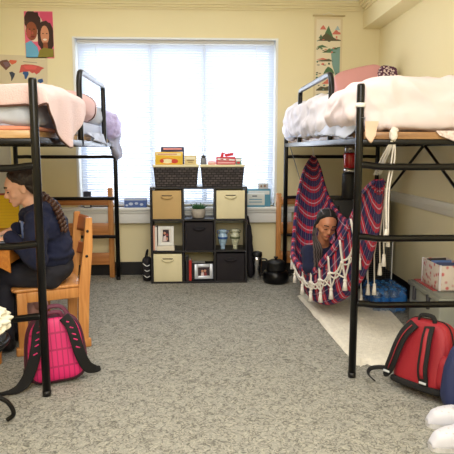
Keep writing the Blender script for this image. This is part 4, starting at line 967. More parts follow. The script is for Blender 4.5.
b = MB(); b.tube(cr([(-0.165, -0.09, 0.075), (-0.215, -0.115, 0.065), (-0.24, -0.145, 0.050), (-0.22, -0.18, 0.028), (-0.16, -0.20, 0.012)], 6), 0.01, 8, flat=(0.004, 0.012)); b.build('loose_webbing', M_strap, tr_, world=False)
b = MB(); b.puff((0.0, -0.005, 0.03), (0.162, 0.098, 0.022), 0.5, 0.4); b.build('base_panel', M_strap, tr_, world=False)
b = MB(); b.puff((0.145, -0.02, 0.13), (0.028, 0.075, 0.09), 0.6, 0.5); b.build('side_pocket', M_red, tr_, world=False)
# navy bag
t = thing('backpack', 'navy blue backpack partly out of frame beside the red one', 'backpack', (1.335, 2.53, 0.004), (0, 0, 0))
b = MB(); b.grid(back_shape(0.33, 0.35, 0.12), 48, 30, closed_u=True); bmesh.ops.remove_doubles(b.bm, verts=b.bm.verts[:], dist=1e-5)
for v in b.bm.verts: v.co += v.co.normalized()*noise.noise(v.co*12)*0.008
b.build('body', M_navyb, t, world=False)
b = MB(); b.puff((0.02, -0.05, 0.14), (0.12, 0.02, 0.09), 0.5, 0.4); b.build('front_pocket', M_navyb, t, world=False)
b = MB(); b.tube(cr([(-0.04, -0.03, 0.325), (-0.03, -0.04, 0.37), (0.03, -0.04, 0.37), (0.04, -0.03, 0.325)], 5), 0.006, 8); b.build('haul_loop', M_strap, t, world=False)

# ---------------------------------------------------------------- clogs
def clog(label, loc, rz):
    t = thing('clog', label, 'shoe', loc, (0, 0, math.radians(rz)), group=None)
    # local: toe towards -x, length 0.27
    Lx = 0.27
    def sec(u):
        x = -Lx/2+Lx*u
        wd = 0.050*math.sin(PI*min(1, max(0.0, (u+0.035)/1.07)))**0.45*(1.0-0.14*abs(u-0.3)) + 0.002
        return x, wd
    def upper(u, v):
        x, wd = sec(u); a = PI*v
        hgt = 0.028+0.050*math.sin(PI*min(1, u*0.95+0.06))**0.7 if u < 0.5 else 0.075-0.01*(u-0.5)
        hgt *= min(1, (u*9+0.1))**0.6
        zz = 0.014+hgt*math.sin(a)**0.65
        if u > 0.44: zz = min(zz, 0.014+0.040+0.012*math.cos((u-0.72)*8)**2)
        return Vector((x, -wd*math.copysign(abs(math.cos(a))**0.75, math.cos(a)), zz))
    def uo(u, v):
        return upper(u, v)
    b = MB()
    b.grid(lambda u, v: upper(u*0.50, v), 26, 22)                      # toe dome
    b.grid(lambda u, v: upper(u*0.50, v)*0.94+Vector((0, 0, 0.001)), 26, 22)
    # side walls and heel
    def wall(u, v, k=1.0):
        a = PI*u; x0 = -0.01; rx = Lx/2-x0
        x = x0+rx*math.sin(a)*k; _, wd = sec(min(0.98, (x+Lx/2)/Lx)); y = -math.cos(a)*0.050*k
        if abs(math.cos(a)) > 0.75: y = math.copysign(wd*k, -math.cos(a))
        y = -0.048*k*math.copysign(abs(math.cos(a))**0.6, math.cos(a))
        hh = 0.050+0.018*(1-math.sin(a))
        return Vector((x, y*(1-0.0*v), 0.012+hh*v))
    b.grid(wall, 30, 6); b.grid(lambda u, v: wall(u, v, 0.93), 30, 6)
    o = b.build('upper', M_croc, t, world=False)
    sol = o.modifiers.new('t', 'SOLIDIFY'); sol.thickness = 0.004; sol.offset = 0
    b = MB(); pol = []
    for k in range(40):
        a = 2*PI*k/40; x = Lx/2*math.cos(a)*1.02; _, wd = sec(min(1, max(0, (x+Lx/2)/Lx)))
        pol.append((x, 0.053*math.copysign(abs(math.sin(a))**0.7, math.sin(a))))
    b.prism(pol, (0, 0, 0.0), (1, 0, 0), (0, 1, 0), (0, 0, 1), 0.022); b.build('sole', M_sole, t, world=False)
    b = MB(); pol2 = [(p[0]*0.93, p[1]*0.9) for p in pol]; b.prism(pol2, (0, 0, 0.0222), (1, 0, 0), (0, 1, 0), (0, 0, 1), 0.003); b.build('footbed', M_croc, t, world=False)
    b = MB()
    b.tube(cr([(0.0, -0.052, 0.055), (0.05, -0.056, 0.075), (0.115, -0.04, 0.085), (0.14, 0, 0.087), (0.115, 0.04, 0.085), (0.05, 0.056, 0.075), (0.0, 0.052, 0.055)], 6), 0.006, 8, flat=(0.010, 0.003))
    b.build('heel_strap', M_croc, t, world=False)
    b = MB()
    for (ux, vy) in ((0.16, 0.5), (0.22, 0.36), (0.22, 0.64), (0.30, 0.5), (0.32, 0.3), (0.32, 0.7), (0.40, 0.42), (0.40, 0.58)):
        p = upper(ux, vy); b.sphere(p+Vector((0, 0, 0.0015)), (0.005, 0.005, 0.0015), seg=10)
    b.build('vent_hole', M_sole, t, world=False)
    b = MB()
    for s in (-1, 1): b.cone((0.0, s*0.050, 0.055), (0.0, s*0.057, 0.055), 0.008, 0.008, 12)
    b.build('strap_rivet', M_matte, t, world=False)
clog('white foam clog nearest the camera, in front of the other', (1.115, 2.215, 0.0), 5)
clog('white foam clog farther back, beside the navy backpack', (1.185, 2.40, 0.0), -4)
# ---------------------------------------------------------------- desk, chair, stool
t = thing('desk', 'oak writing desk at the left edge in front of the seated woman', 'desk', (-1.5, 3.75, 0))
b = MB(); b.b2((-1.93, 3.25, 0.69), (-1.095, 4.42, 0.715), bev=0.006); b.build('desktop', M_desk, t)
b = MB(); b.b2((-1.93, 3.265, 0.0), (-1.19, 3.295, 0.69), bev=0.003); b.build('side_panel', M_desk, t)
b = MB(); b.b2((-1.93, 4.375, 0.0), (-1.19, 4.405, 0.69), bev=0.003); b.build('side_panel', M_desk, t)
b = MB(); b.b2((-1.93, 3.295, 0.25), (-1.91, 4.375, 0.69)); b.build('modesty_panel', M_desk, t)
b = MB(); b.b2((-1.16, 3.295, 0.60), (-1.12, 4.375, 0.69), bev=0.003); d_ = b.build('drawer', M_desk, t)
b = MB(); b.tube([(-1.118, 3.78, 0.645), (-1.10, 3.80, 0.645), (-1.10, 3.88, 0.645), (-1.118, 3.90, 0.645)], 0.005, 8); b.build('drawer_pull', M_chrome, d_)
b = MB(); b.prism([(0, 0), (0, -0.13), (-0.07, -0.09), (-0.09, 0)], (-1.10, 3.255, 0.69), (1, 0, 0), (0, 0, 1), (0, 1, 0), 0.012); b.build('front_bracket', M_desk, t)
# on the desk
t = thing('notebook', 'open white notebook under the seated woman\'s hands', 'notebook', (-1.22, 3.50, 0.716))
b = MB(); b.b2((-1.40, 3.36, 0.716), (-1.13, 3.70, 0.722), bev=0.002); b.build('cover', mat('grey_cover', (150, 160, 180), 0.6), t)
b = MB()
for s, xa, xb in ((-1, -1.395, -1.267), (1, -1.263, -1.135)):
    b.grid(lambda u, v, xa=xa, xb=xb: Vector((xa+(xb-xa)*u, 3.365+0.33*v, 0.7235+0.012*math.sin(PI*u))), 10, 4)
o = b.build('pages', M_paper, t); sol = o.modifiers.new('t', 'SOLIDIFY'); sol.thickness = 0.0015
t = thing('paper_pad', 'yellow ruled paper pad propped up at the back of the desk', 'paper pad', (-1.36, 4.05, 0.716), (math.radians(-10), 0, 0))
b = MB(); b.b2((-0.20, 0, 0), (0.065, 0.014, 0.245)); b.build('yellow_sheets', M_yel, t, world=False)
b = MB()
for k in range(9): b.b2((-0.195, -0.0006, 0.02+0.023*k), (0.06, 0, 0.0212+0.023*k))
b.build('ruled_lines', fm('ruling', (200, 160, 40)), t, world=False)
b = MB(); b.b2((-0.20, -0.001, 0.235), (0.065, 0.015, 0.25)); b.build('binding', mat('red_binding', (160, 70, 60), 0.6), t, world=False)
b = MB(); b.b2((-0.19, 0.02, 0.0), (0.115, 0.03, 0.18)); b.build('backing_card', M_paper, t, world=False)
b = MB(); b.b2((-1.97, 5.35, 0.0), (-1.755, 5.37, 1.30), bev=0.002); tag(b.build('poster_board', mat('grey_board', (206, 206, 204), 0.7), None, loc=(-1.86, 5.36, 0)), 'pale grey poster board standing at the far left corner', 'board')

# chair (local: +x is the way it faces, +y is the side nearest the camera)
ca_ = math.atan2(-0.158, -0.386)
t = thing('wooden_chair', 'oak sled base chair the woman sits on', 'chair', (-1.005, 3.665, 0), (0, 0, ca_))
def loc_o(mb, name, m, parent=t): return mb.build(name, m, parent, world=False)
for s in (-1, 1):
    y = s*0.20
    b = MB(); b.prism([(-0.215, 0.02), (-0.155, 0.02), (-0.165, 0.40), (-0.205, 0.66), (-0.225, 0.845), (-0.265, 0.845), (-0.262, 0.66), (-0.235, 0.40)], (0, y-0.017, 0), (1, 0, 0), (0, 0, 1), (0, 1, 0), 0.034)
    bmesh.ops.bevel(b.bm, geom=b.bm.edges[:], offset=0.004, segments=2, affect='EDGES'); ro = loc_o(b, 'rear_upright', M_chair)
    for zz, xx in ((0.76, -0.232), (0.60, -0.222)): b = MB(); b.cone((xx, y+s*0.017, zz), (xx, y+s*0.0195, zz), 0.009, 0.009, 12); loc_o(b, 'bolt_cap', M_matte, ro)
    b = MB(); b.b2((0.15, y-0.017, 0.02), (0.208, y+0.017, 0.40), bev=0.005); loc_o(b, 'front_leg', M_chair)
    b = MB(); b.b2((-0.235, y-0.019, 0.0), (0.225, y+0.019, 0.055), bev=0.008); loc_o(b, 'sled_runner', M_chair)
    b = MB(); b.b2((-0.165, y-0.013, 0.335), (0.15, y+0.013, 0.40), bev=0.004); loc_o(b, 'side_rail', M_chair)
for x_ in (-0.19, 0.19):
    b = MB(); b.b2((x_-0.012, -0.183, 0.335), (x_+0.012, 0.183, 0.395), bev=0.003); loc_o(b, 'cross_rail', M_chair)
b = MB(); b.b2((-0.20, -0.185, 0.40), (0.235, 0.185, 0.425), bev=0.010, seg=3); b.b2((-0.17, -0.215, 0.401), (0.225, 0.215, 0.424), bev=0.010, seg=3); loc_o(b, 'seat', M_chair)
for z0, z1, x_ in ((0.72, 0.83, -0.235), (0.56, 0.64, -0.228)):
    b = MB(); b.grid(thick(lambda u, v, z0=z0, z1=z1, x_=x_: Vector((x_-0.028*math.sin(PI*u)+(-0.02*v), -0.183+0.366*u, z0+(z1-z0)*v)), 0.018), 16, 12, closed_v=True); loc_o(b, 'back_slat', mat('red_oak_slat', (190, 110, 70), 0.4))
# things on the floor beyond the chair
b = MB(); b.puff((-1.28, 4.10, 0.10), (0.14, 0.09, 0.10), 0.8, 0.7, amp=0.03, fr=9); b.puff((-1.18, 4.08, 0.14), (0.06, 0.05, 0.05), 0.9, 0.9)
tag(b.build('cloth_bundle', mat('pale_pink_cloth', (226, 178, 172), 0.9, var=0.2, vscale=12), None, loc=(-1.26, 4.1, 0)), 'pale pink cloth bundle on the floor under the desk behind the chair', 'cloth')
# ruffled stool at the left edge
t = thing('ruffled_stool', 'black tube stool with cream ruffled cushion at the left edge', 'stool', (-1.06, 2.50, 0))
b = MB(); cx, cy = -1.075, 2.50
b.tube([(cx+0.19*math.cos(2*PI*k/40), cy+0.19*math.sin(2*PI*k/40), 0.40) for k in range(40)], 0.013, 10, closed=True); b.build('seat_ring', M_black, t)
b = MB(); b.lathe((cx, cy, 0.385), [(0.16, 0), (0.185, 0.01), (0.185, 0.035), (0, 0.036)]); b.build('seat_pan', M_matte, t)
for k in range(4):
    a = math.radians(12+90*k); b = MB()
    b.tube(cr([(cx+0.185*math.cos(a), cy+0.185*math.sin(a), 0.39), (cx+0.08*math.cos(a), cy+0.08*math.sin(a), 0.26), (cx+0.10*math.cos(a), cy+0.10*math.sin(a), 0.16), (cx+0.175*math.cos(a), cy+0.175*math.sin(a), 0.10), (cx+0.20*math.cos(a), cy+0.20*math.sin(a), 0.04), (cx+0.17*math.cos(a), cy+0.17*math.sin(a), 0.012)], 6), 0.011, 10); b.build('leg', M_black, t)
def ruff(u, v):
    th = 2*PI*u; ph = -PI/2+PI*v; r_ = 0.205; 
    wv = 1+0.05*math.sin(th*18+4*math.sin(v*9))*math.cos(ph)+0.04*math.sin(v*38)*math.cos(ph)
    return Vector((cx+r_*wv*math.cos(th)*math.cos(ph)**0.7 if abs(ph) < PI/2 else cx, cy+(r_*wv*math.sin(th)*math.cos(ph)**0.7 if abs(ph) < PI/2 else 0), 0.495+0.072*math.sin(ph)*(1+0.10*math.sin(th*14))))
b = MB(); b.grid(ruff, 160, 50, closed_u=True); bmesh.ops.remove_doubles(b.bm, verts=b.bm.verts[:], dist=1e-5); b.build('ruffled_cushion', M_ruff, t)

# ---------------------------------------------------------------- people
def tf(M, p): return M @ Vector(p)
def add_head(b, M, H, child=False):
    # local head: chin z = 0, crown z = 1 (in units of H); face towards -y
    def e(c, r, rot=None):
        old = b.M; b.M = M @ Matrix.Scale(H, 4); b.sphere(c, r, rot, seg=24); b.M = old
    def c_(a, c, r1, r2):
        old = b.M; b.M = M @ Matrix.Scale(H, 4); b.caps(a, c, r1, r2); b.M = old
    e((0, 0.05, 0.62), (0.335, 0.42, 0.37)); e((0, -0.06, 0.42), (0.285, 0.31, 0.33)); e((0, -0.17, 0.22), (0.19, 0.19, 0.17))
    e((0, -0.27, 0.10), (0.095, 0.085, 0.085)); e((0, -0.20, 0.60), (0.26, 0.20, 0.20))
    for s in (-1, 1):
        e((s*0.17, -0.22, 0.34), (0.10, 0.10, 0.10)); c_((s*0.055, -0.375, 0.535), (s*0.20, -0.32, 0.545), 0.045, 0.035)
        e((s*0.335, 0.04, 0.44), (0.045, 0.085, 0.125)); e((s*0.045, -0.405, 0.325), (0.045, 0.05, 0.038))
    c_((0, -0.37, 0.50), (0, -0.44, 0.345), 0.035, 0.052)
    c_((-0.08, -0.355, 0.215), (0.08, -0.355, 0.215), 0.038, 0.038)
    c_((0, 0.08, 0.25), (0, 0.10, -0.20), 0.20, 0.19)
def face_parts(M, H, parent, m_brow, m_lip_, closed=True):
    S = M @ Matrix.Scale(H, 4)
    for s in (-1, 1):
        b = MB(S); b.sphere((s*0.125, -0.325, 0.47), (0.062, 0.035, 0.030)); ey = b.build('eyelid', parent.data.materials[0], parent)
        b = MB(S); b.tube(cr([(s*0.065, -0.352, 0.463), (s*0.10, -0.372, 0.448), (s*0.15, -0.366, 0.447), (s*0.195, -0.33, 0.458)], 4), 0.011, 6); b.build('eyelashes', M_lash, ey)
        b = MB(S); b.tube(cr([(s*0.055, -0.40, 0.565), (s*0.12, -0.405, 0.595), (s*0.21, -0.335, 0.575)], 4), 0.014, 6, flat=(0.010, 0.018)); b.build('eyebrow', m_brow, parent)
    b = MB(S); b.caps((-0.065, -0.378, 0.232), (0.065, -0.378, 0.232), 0.020); b.caps((-0.05, -0.382, 0.198), (0.05, -0.382, 0.198), 0.024); b.build('lips', m_lip_, parent)
def hand(b, wrist, palm_dir, up, curl=0.5, side=1, L=0.085):
    # palm and five fingers as tapered chains; palm_dir = wrist to knuckles, up = back of the hand
    d = Vector(palm_dir).normalized(); u = Vector(up); u = (u-d*u.dot(d)).normalized(); s = d.cross(u)*side
    w0 = Vector(wrist); k = w0+d*L
    for j in (-1, -0.33, 0.33, 1): b.caps(w0+s*0.012*j, k+s*0.026*j, 0.015, 0.0125, seg=10)
    for j, ln in zip((-1, -0.33, 0.33, 1), (0.055, 0.07, 0.075, 0.068)):
        p = k+s*0.027*j; dr = d.copy()
        for sg in range(3):
            ang = curl*(0.5+0.5*sg); dr2 = (dr*math.cos(ang)-u*math.sin(ang)).normalized(); q = p+dr2*ln*(0.42, 0.32, 0.26)[sg]
            b.caps(p, q, 0.0085-0.001*sg, 0.0078-0.001*sg, seg=10); p = q; u2 = (u*math.cos(ang*0.0)); dr = dr2
    p = w0+d*0.02+s*0.024; q = p+(d*0.6+s*0.7-u*0.3).normalized()*0.036; r_ = q+(d*0.95+s*0.1-u*0.3).normalized()*0.028
    b.caps(p, q, 0.012, 0.010, seg=10); b.caps(q, r_, 0.0095, 0.008, seg=10)

# --- the woman at the desk: faces -x (left), looks down
H = 0.232
Mh = Matrix.Translation((-1.068, 3.52, 0.932)) @ Euler((0, 0, math.radians(-90+16))).to_matrix().to_4x4() @ Euler((math.radians(14), 0, 0)).to_matrix().to_4x4()
b = MB(); add_head(b, Mh, H)
sh = {-1: Vector((-0.975, 3.375, 0.845)), 1: Vector((-0.985, 3.705, 0.845))}
el = {-1: Vector((-0.965, 3.30, 0.625)), 1: Vector((-1.02, 3.79, 0.66))}
wr = {-1: Vector((-1.150, 3.385, 0.752)), 1: Vector((-1.20, 3.66, 0.765))}
pel = Vector((-0.935, 3.58, 0.52))
# torso
b.sphere(pel, (0.105, 0.160, 0.095)); b.caps(pel+Vector((0, 0, 0.05)), (-0.95, 3.55, 0.72), 0.10, 0.105); b.sphere((-0.955, 3.54, 0.79), (0.11, 0.165, 0.12)); b.caps(sh[-1], sh[1], 0.055, 0.055)
b.caps((-0.985, 3.54, 0.85), (-1.045, 3.525, 0.95), 0.06, 0.052)
for s in (-1, 1):
    b.caps(sh[s], el[s], 0.048, 0.040); b.caps(el[s], wr[s], 0.038, 0.026)
    hp = pel+Vector((-0.01, s*0.085, -0.035)); kn = Vector((-1.235, 3.565+s*0.095, 0.505)); an = Vector((-1.225, 3.565+s*0.095, 0.09))
    b.caps(hp, kn, 0.080, 0.058); b.caps(kn, an, 0.055, 0.036); b.caps(an+Vector((0.02, 0, -0.045)), an+Vector((-0.14, s*0.01, -0.055)), 0.032, 0.026)
hand(b, wr[-1], (-0.8, 0.25, -0.28), (0.1, 0, 1), 0.45, 1); hand(b, wr[1], (-0.85, -0.2, -0.30), (0, 0, 1), 0.35, -1)
wo = b.build('person', M_skin, None, loc=(-0.95, 3.55, 0.0))
tag(wo, 'woman in navy hoodie writing at the desk, dark hair in a braid', 'person'); remesh(wo, 0.0055, 4)
face_parts(Mh, H, wo, M_hair, M_lip)
# hoodie
b = MB()
b.sphere(pel+Vector((0.0, 0, 0.075)), (0.128, 0.180, 0.075)); b.caps(pel+Vector((0.0, 0, 0.09)), (-0.95, 3.55, 0.72), 0.118, 0.125); b.sphere((-0.955, 3.54, 0.79), (0.128, 0.185, 0.125)); b.caps(sh[-1], sh[1], 0.073, 0.073)
b.sphere((-0.895, 3.55, 0.68), (0.085, 0.14, 0.13)); b.sphere((-0.935, 3.54, 0.62), (0.135, 0.16, 0.05))
for s in (-1, 1): b.caps(sh[s], el[s], 0.072, 0.064); b.caps(el[s], wr[s]+Vector((0.02, 0, 0)), 0.062, 0.040)
b.tube(cr([(-1.075, 3.50, 0.885), (-1.02, 3.44, 0.915), (-0.95, 3.45, 0.925), (-0.91, 3.54, 0.92), (-0.95, 3.63, 0.925), (-1.02, 3.63, 0.915), (-1.08, 3.56, 0.885), (-1.09, 3.53, 0.86), (-1.075, 3.50, 0.885)], 4), 0.034, 10)
b.sphere((-0.915, 3.54, 0.89), (0.05, 0.10, 0.075))
ho = b.build('hoodie', M_navy, wo); remesh(ho, 0.008, 4, folds(0.012, 11, (1, 1, 1.6)))
# cuffs, print
b = MB()
for s in (-1, 1): d = (wr[s]-el[s]).normalized(); b.cone(wr[s]-d*0.035, wr[s]+d*0.0, 0.040, 0.032, 20)
b.build('cuff', M_navy, ho)
b = MB(); b.M = Matrix.Translation((-1.082, 3.46, 0.775)) @ Euler((0, 0, math.radians(-62))).to_matrix().to_4x4()
for k, (a, c) in enumerate((((-0.03, 0.06), (0.0, -0.05)), ((0.0, 0.06), (0.03, -0.05)), ((-0.02, 0.0), (0.03, 0.045)))): b.tube([(a[0], 0, a[1]), (c[0], 0, c[1])], 0.006, 6)
b.build('chest_print', mat('pale_blue_print', (130, 150, 206), 0.7), ho)
b = MB()
for s in (0, 1): b.tube(cr([(-1.105, 3.49+0.05*s, 0.86), (-1.115, 3.48+0.05*s, 0.81), (-1.112, 3.475+0.05*s, 0.755)], 4), 0.003, 6)
b.build('drawstring', M_navy, ho)
# trousers
b = MB(); b.sphere(pel+Vector((0.005, 0, 0.0)), (0.118, 0.175, 0.098))
for s in (-1, 1):
    hp = pel+Vector((-0.01, s*0.085, -0.03)); kn = Vector((-1.235, 3.565+s*0.095, 0.505)); an = Vector((-1.225, 3.565+s*0.095, 0.11))
    b.caps(hp, kn, 0.092, 0.070); b.caps(kn, an, 0.068, 0.055)
tr2 = b.build('trousers', M_blackp, wo); remesh(tr2, 0.009, 4, folds(0.008, 12))
for s in (-1, 1):
    an = Vector((-1.225, 3.565+s*0.095, 0.09)); b = MB(); b.caps(an+Vector((0.02, 0, -0.04)), an+Vector((-0.13, s*0.01, -0.048)), 0.042, 0.036); b.sphere(an+Vector((0.01, 0, -0.01)), (0.048, 0.044, 0.05))
    so = b.build('shoe', M_matte, wo); remesh(so, 0.006, 2)
# hair: cap, pulled back, braid down the back
b = MB(); S = Mh @ Matrix.Scale(H, 4); b.M = S
b.sphere((0, 0.11, 0.69), (0.362, 0.42, 0.362), Euler((math.radians(-10), 0, 0)), seg=32); b.sphere((0, 0.33, 0.50), (0.27, 0.20, 0.28)); b.caps((-0.12, -0.20, 0.90), (0.12, -0.20, 0.90), 0.055)
for s in (-1, 1): b.caps((s*0.28, -0.08, 0.78), (s*0.325, 0.06, 0.60), 0.075, 0.06); b.caps((s*0.22, -0.17, 0.86), (s*0.30, -0.06, 0.74), 0.05, 0.05); b.caps((s*0.31, 0.17, 0.50), (s*0.22, 0.32, 0.32), 0.08, 0.12)
b.M = Matrix.Identity(4)
hr = b.build('hair', M_hair, wo); remesh(hr, 0.005, 2, folds(0.003, 40, (1, 1, 1)))
path = cr([(-0.985, 3.535, 0.995), (-0.935, 3.505, 0.965), (-0.885, 3.47, 0.93), (-0.853, 3.44, 0.885), (-0.832, 3.425, 0.83), (-0.822, 3.42, 0.785)], 8)
b = MB(); n_ = len(path)
for k in range(22):
    f = k/21; i = min(int(f*(n_-1)), n_-2); p = path[i].lerp(path[i+1], f*(n_-1)-i); s = -1 if k % 2 else 1; tg = (path[min(i+1, n_-1)]-path[i]).normalized(); sd = tg.cross(Vector((0.5, -0.8, 0.3))).normalized()
    b.sphere(p+sd*s*0.011, (0.019-0.008*f, 0.015, 0.020), Euler((s*0.5, 0.4, 0)), seg=12)
b.build('braid', M_hairb, wo)['label'] = 'long braid with brown highlights'

# --- the girl in the hammock: faces the camera, looks down
H2 = 0.208
Mg = Matrix.Translation((0.912, 4.02, 0.632)) @ Euler((0, 0, math.radians(6))).to_matrix().to_4x4() @ Euler((math.radians(14), math.radians(6), 0)).to_matrix().to_4x4()
b = MB(); add_head(b, Mg, H2)
pel = Vector((0.98, 4.27, 0.285)); ch = Vector((0.93, 4.12, 0.475))
b.sphere(pel, (0.14, 0.12, 0.10)); b.caps(pel, ch, 0.105, 0.11); b.caps(ch+Vector((-0.11, 0, 0.03)), ch+Vector((0.11, 0.02, 0.03)), 0.042); b.caps(ch, (0.918, 4.05, 0.63), 0.05, 0.044)
for s in (-1, 1):
    kn = Vector((1.075+s*0.055, 3.98, 0.33)); an = Vector((1.10+s*0.04, 4.14, 0.235))
    b.caps(pel+Vector((s*0.07, 0, 0)), kn, 0.07, 0.05); b.caps(kn, an, 0.048, 0.032); b.caps(an, an+Vector((0.01, -0.08, 0.03)), 0.028, 0.022)
    s0 = ch+Vector((s*0.115, 0, 0.03)); e0 = s0+Vector((s*0.02+0.02, -0.045, -0.105)); w0 = Vector((0.985+s*0.035, 3.99, 0.415)); b.caps(s0, e0, 0.038, 0.032); b.caps(e0, w0, 0.030, 0.022)
    hand(b, w0, (0.05-s*0.1, -0.6, 0.2), (0, 0, 1), 0.6, -s, L=0.06)
gi = b.build('person', M_skin2, None, loc=(1.0, 4.1, 0.2)); tag(gi, 'girl with long black braids sitting in the plaid hammock, looking down', 'person'); remesh(gi, 0.0055, 4)
face_parts(Mg, H2, gi, M_hair2, M_lip2)
b = MB(); b.caps(pel+Vector((0, 0, 0.02)), ch, 0.118, 0.118); b.caps(ch+Vector((-0.115, 0, 0.03)), ch+Vector((0.115, 0.02, 0.03)), 0.058)
for s in (-1, 1): s0 = ch+Vector((s*0.115, 0, 0.03)); e0 = s0+Vector((s*0.02+0.02, -0.045, -0.105)); w0 = Vector((0.985+s*0.035, 3.99, 0.415)); b.caps(s0, e0, 0.052, 0.045); b.caps(e0, e0.lerp(w0, 0.85), 0.043, 0.030)
o = b.build('sweater', M_navy, gi); remesh(o, 0.008, 3, folds(0.008, 14))
b = MB()
b.sphere(pel, (0.135, 0.12, 0.095))
for s in (-1, 1): kn = Vector((1.075+s*0.055, 3.98, 0.33)); an = Vector((1.10+s*0.04, 4.14, 0.235)); b.caps(pel+Vector((s*0.07, 0, 0)), kn, 0.078, 0.058); b.caps(kn, an, 0.056, 0.04)
o = b.build('trousers', M_blackp, gi); remesh(o, 0.009, 3)
S = Mg @ Matrix.Scale(H2, 4)
b = MB(S); b.sphere((0, 0.115, 0.69), (0.356, 0.415, 0.358), Euler((math.radians(-12), 0, 0)), seg=32); b.sphere((0, 0.30, 0.45), (0.30, 0.22, 0.36))
for s in (-1, 1): b.caps((s*0.31, -0.02, 0.72), (s*0.35, 0.10, 0.36), 0.075, 0.085); b.caps((s*0.22, -0.15, 0.87), (s*0.31, -0.02, 0.70), 0.05, 0.045)
o = b.build('hair', M_hair2, gi); remesh(o, 0.005, 2)
b = MB(S)
for k in range(9):
    a = (k-4)*0.17
    pts = [(math.sin(a)*0.32, -0.225+abs(a)*0.12, 0.90-abs(a)*0.12), (math.sin(a)*0.36, -0.06, 1.0-abs(a)*0.13), (math.sin(a)*0.36, 0.20, 1.03-abs(a)*0.14), (math.sin(a)*0.30, 0.45, 0.88)]
    b.tube(cr(pts, 6), 0.030, 6)
b.build('cornrows', mat('braid_sheen', (70, 58, 60), 0.5), o)
for s, n_b in ((-1, 7), (1, 4)):
    for k in range(n_b):
        b = MB()
        p0 = S @ Vector((s*(0.37-0.01*k), 0.14-0.02*k, 0.36)); x_ = p0.x
        q = [p0, p0+Vector((s*0.012, -0.015, -0.06)), Vector((x_+s*0.010+0.006*k*(-s), 3.975-0.004*k, 0.56)), Vector((x_+0.006*k-0.008, 3.965, 0.49)), Vector((x_+0.010*k-0.005, 3.955, 0.43))]
        P_ = cr(q, 8); b.tube([p+Vector((0.0025*math.sin(i*1.6), 0, 0)) for i, p in enumerate(P_)], [0.0085]*len(P_), 6)
        b.build('braid', M_hair2 if k % 2 else mat('braid_sheen', (70, 58, 60), 0.5), gi)

# ---------------------------------------------------------------- hammock
G0 = (1.165, 5.44, 1.19); G1 = (1.005, 3.12, 1.15)
Lc = cr([(1.101, 5.45, 1.215), (0.997, 5.3, 1.082), (0.891, 5.05, 0.81), (0.815, 4.75, 0.507), (0.775, 4.45, 0.399), (0.831, 4.1, 0.374), (0.903, 3.9, 0.52), (0.979, 3.65, 0.765), (0.997, 3.4, 1.001), (1.011, 3.2, 1.10)], 12)
Bc = cr([(1.115, 5.44, 1.203), (1.095, 5.3, 1.02), (1.05, 5.06, 0.69), (0.985, 4.78, 0.38), (0.93, 4.5, 0.19), (0.94, 4.2, 0.121), (1.026, 3.98, 0.155), (1.095, 3.68, 0.38), (1.11, 3.42, 0.76), (1.04, 3.2, 1.10)], 12)
Rc = cr([(1.135, 5.44, 1.203), (1.155, 5.3, 1.09), (1.18, 5.05, 0.85), (1.215, 4.75, 0.72), (1.25, 4.45, 0.68), (1.27, 4.2, 0.69), (1.25, 3.95, 0.74), (1.20, 3.65, 0.86), (1.13, 3.4, 1.01), (1.065, 3.2, 1.105)], 12)
def pick(P, u): 
    f = max(0, min(1, u))*(len(P)-1); i = min(int(f), len(P)-2); return P[i].lerp(P[i+1], f-i)
def ham(u, v):
    a, m_, c = pick(Lc, u), pick(Bc, u), pick(Rc, u)
    k = 2*m_-(a+c)*0.5                      # Bezier control so the middle passes through Bc
    p = a*(1-v)**2+k*2*v*(1-v)+c*v*v
    return p
def hamn(u, v):
    e = 0.01; a = ham(min(1, u+e), v)-ham(max(0, u-e), v); b_ = ham(u, min(1, v+e))-ham(u, max(0, v-e)); n = a.cross(b_)
    return n.normalized() if n.length > 1e-9 else Vector((0, 0, 1))
sgn = -1 if hamn(0.5, 0.5).z > 0 else 1
def hamf(u, v):
    g = abs(2*u-1)**3
    return ham(u, v)+hamn(u, v)*sgn*(0.022*g*math.sin(v*2*PI*7+u*3)*math.sin(PI*min(1, max(0, (1-abs(2*u-1))*12)))+0.006*noise.noise(Vector((u*9, v*7, 2))))
t = thing('hammock', 'red and navy plaid hammock with white fringe holding the girl', 'hammock', (1.05, 4.3, 0.1))
b = MB(); b.grid(hamf, 160, 90); o = b.build('plaid_cloth', M_plaid, t); sol = o.modifiers.new('t', 'SOLIDIFY'); sol.thickness = 0.004; sol.offset = 0
# rolled lip
for vv, nm in ((0.0, 'rolled_edge'), (1.0, 'rolled_edge')):
    b = MB()
    def roll(u, v, vv=vv):
        p = hamf(u, vv); tg = (pick(Lc if vv == 0 else Rc, min(1, u+0.01))-pick(Lc if vv == 0 else Rc, max(0, u-0.01))).normalized(); sd = tg.cross(Vector((0, 0, 1))).normalized(); up_ = sd.cross(tg)
        w_ = 0.006+0.024*math.sin(PI*u)**0.7; a = 2*PI*v; return p+sd*math.cos(a)*w_*0.7+up_*(math.sin(a)*w_-w_*0.6)
    b.grid(roll, 120, 12, closed_v=True)
    for f_ in b.bm.faces:
        for lp in f_.loops: lp[b.uv].uv.y *= 0.22
    b.build(nm, M_plaid, t)
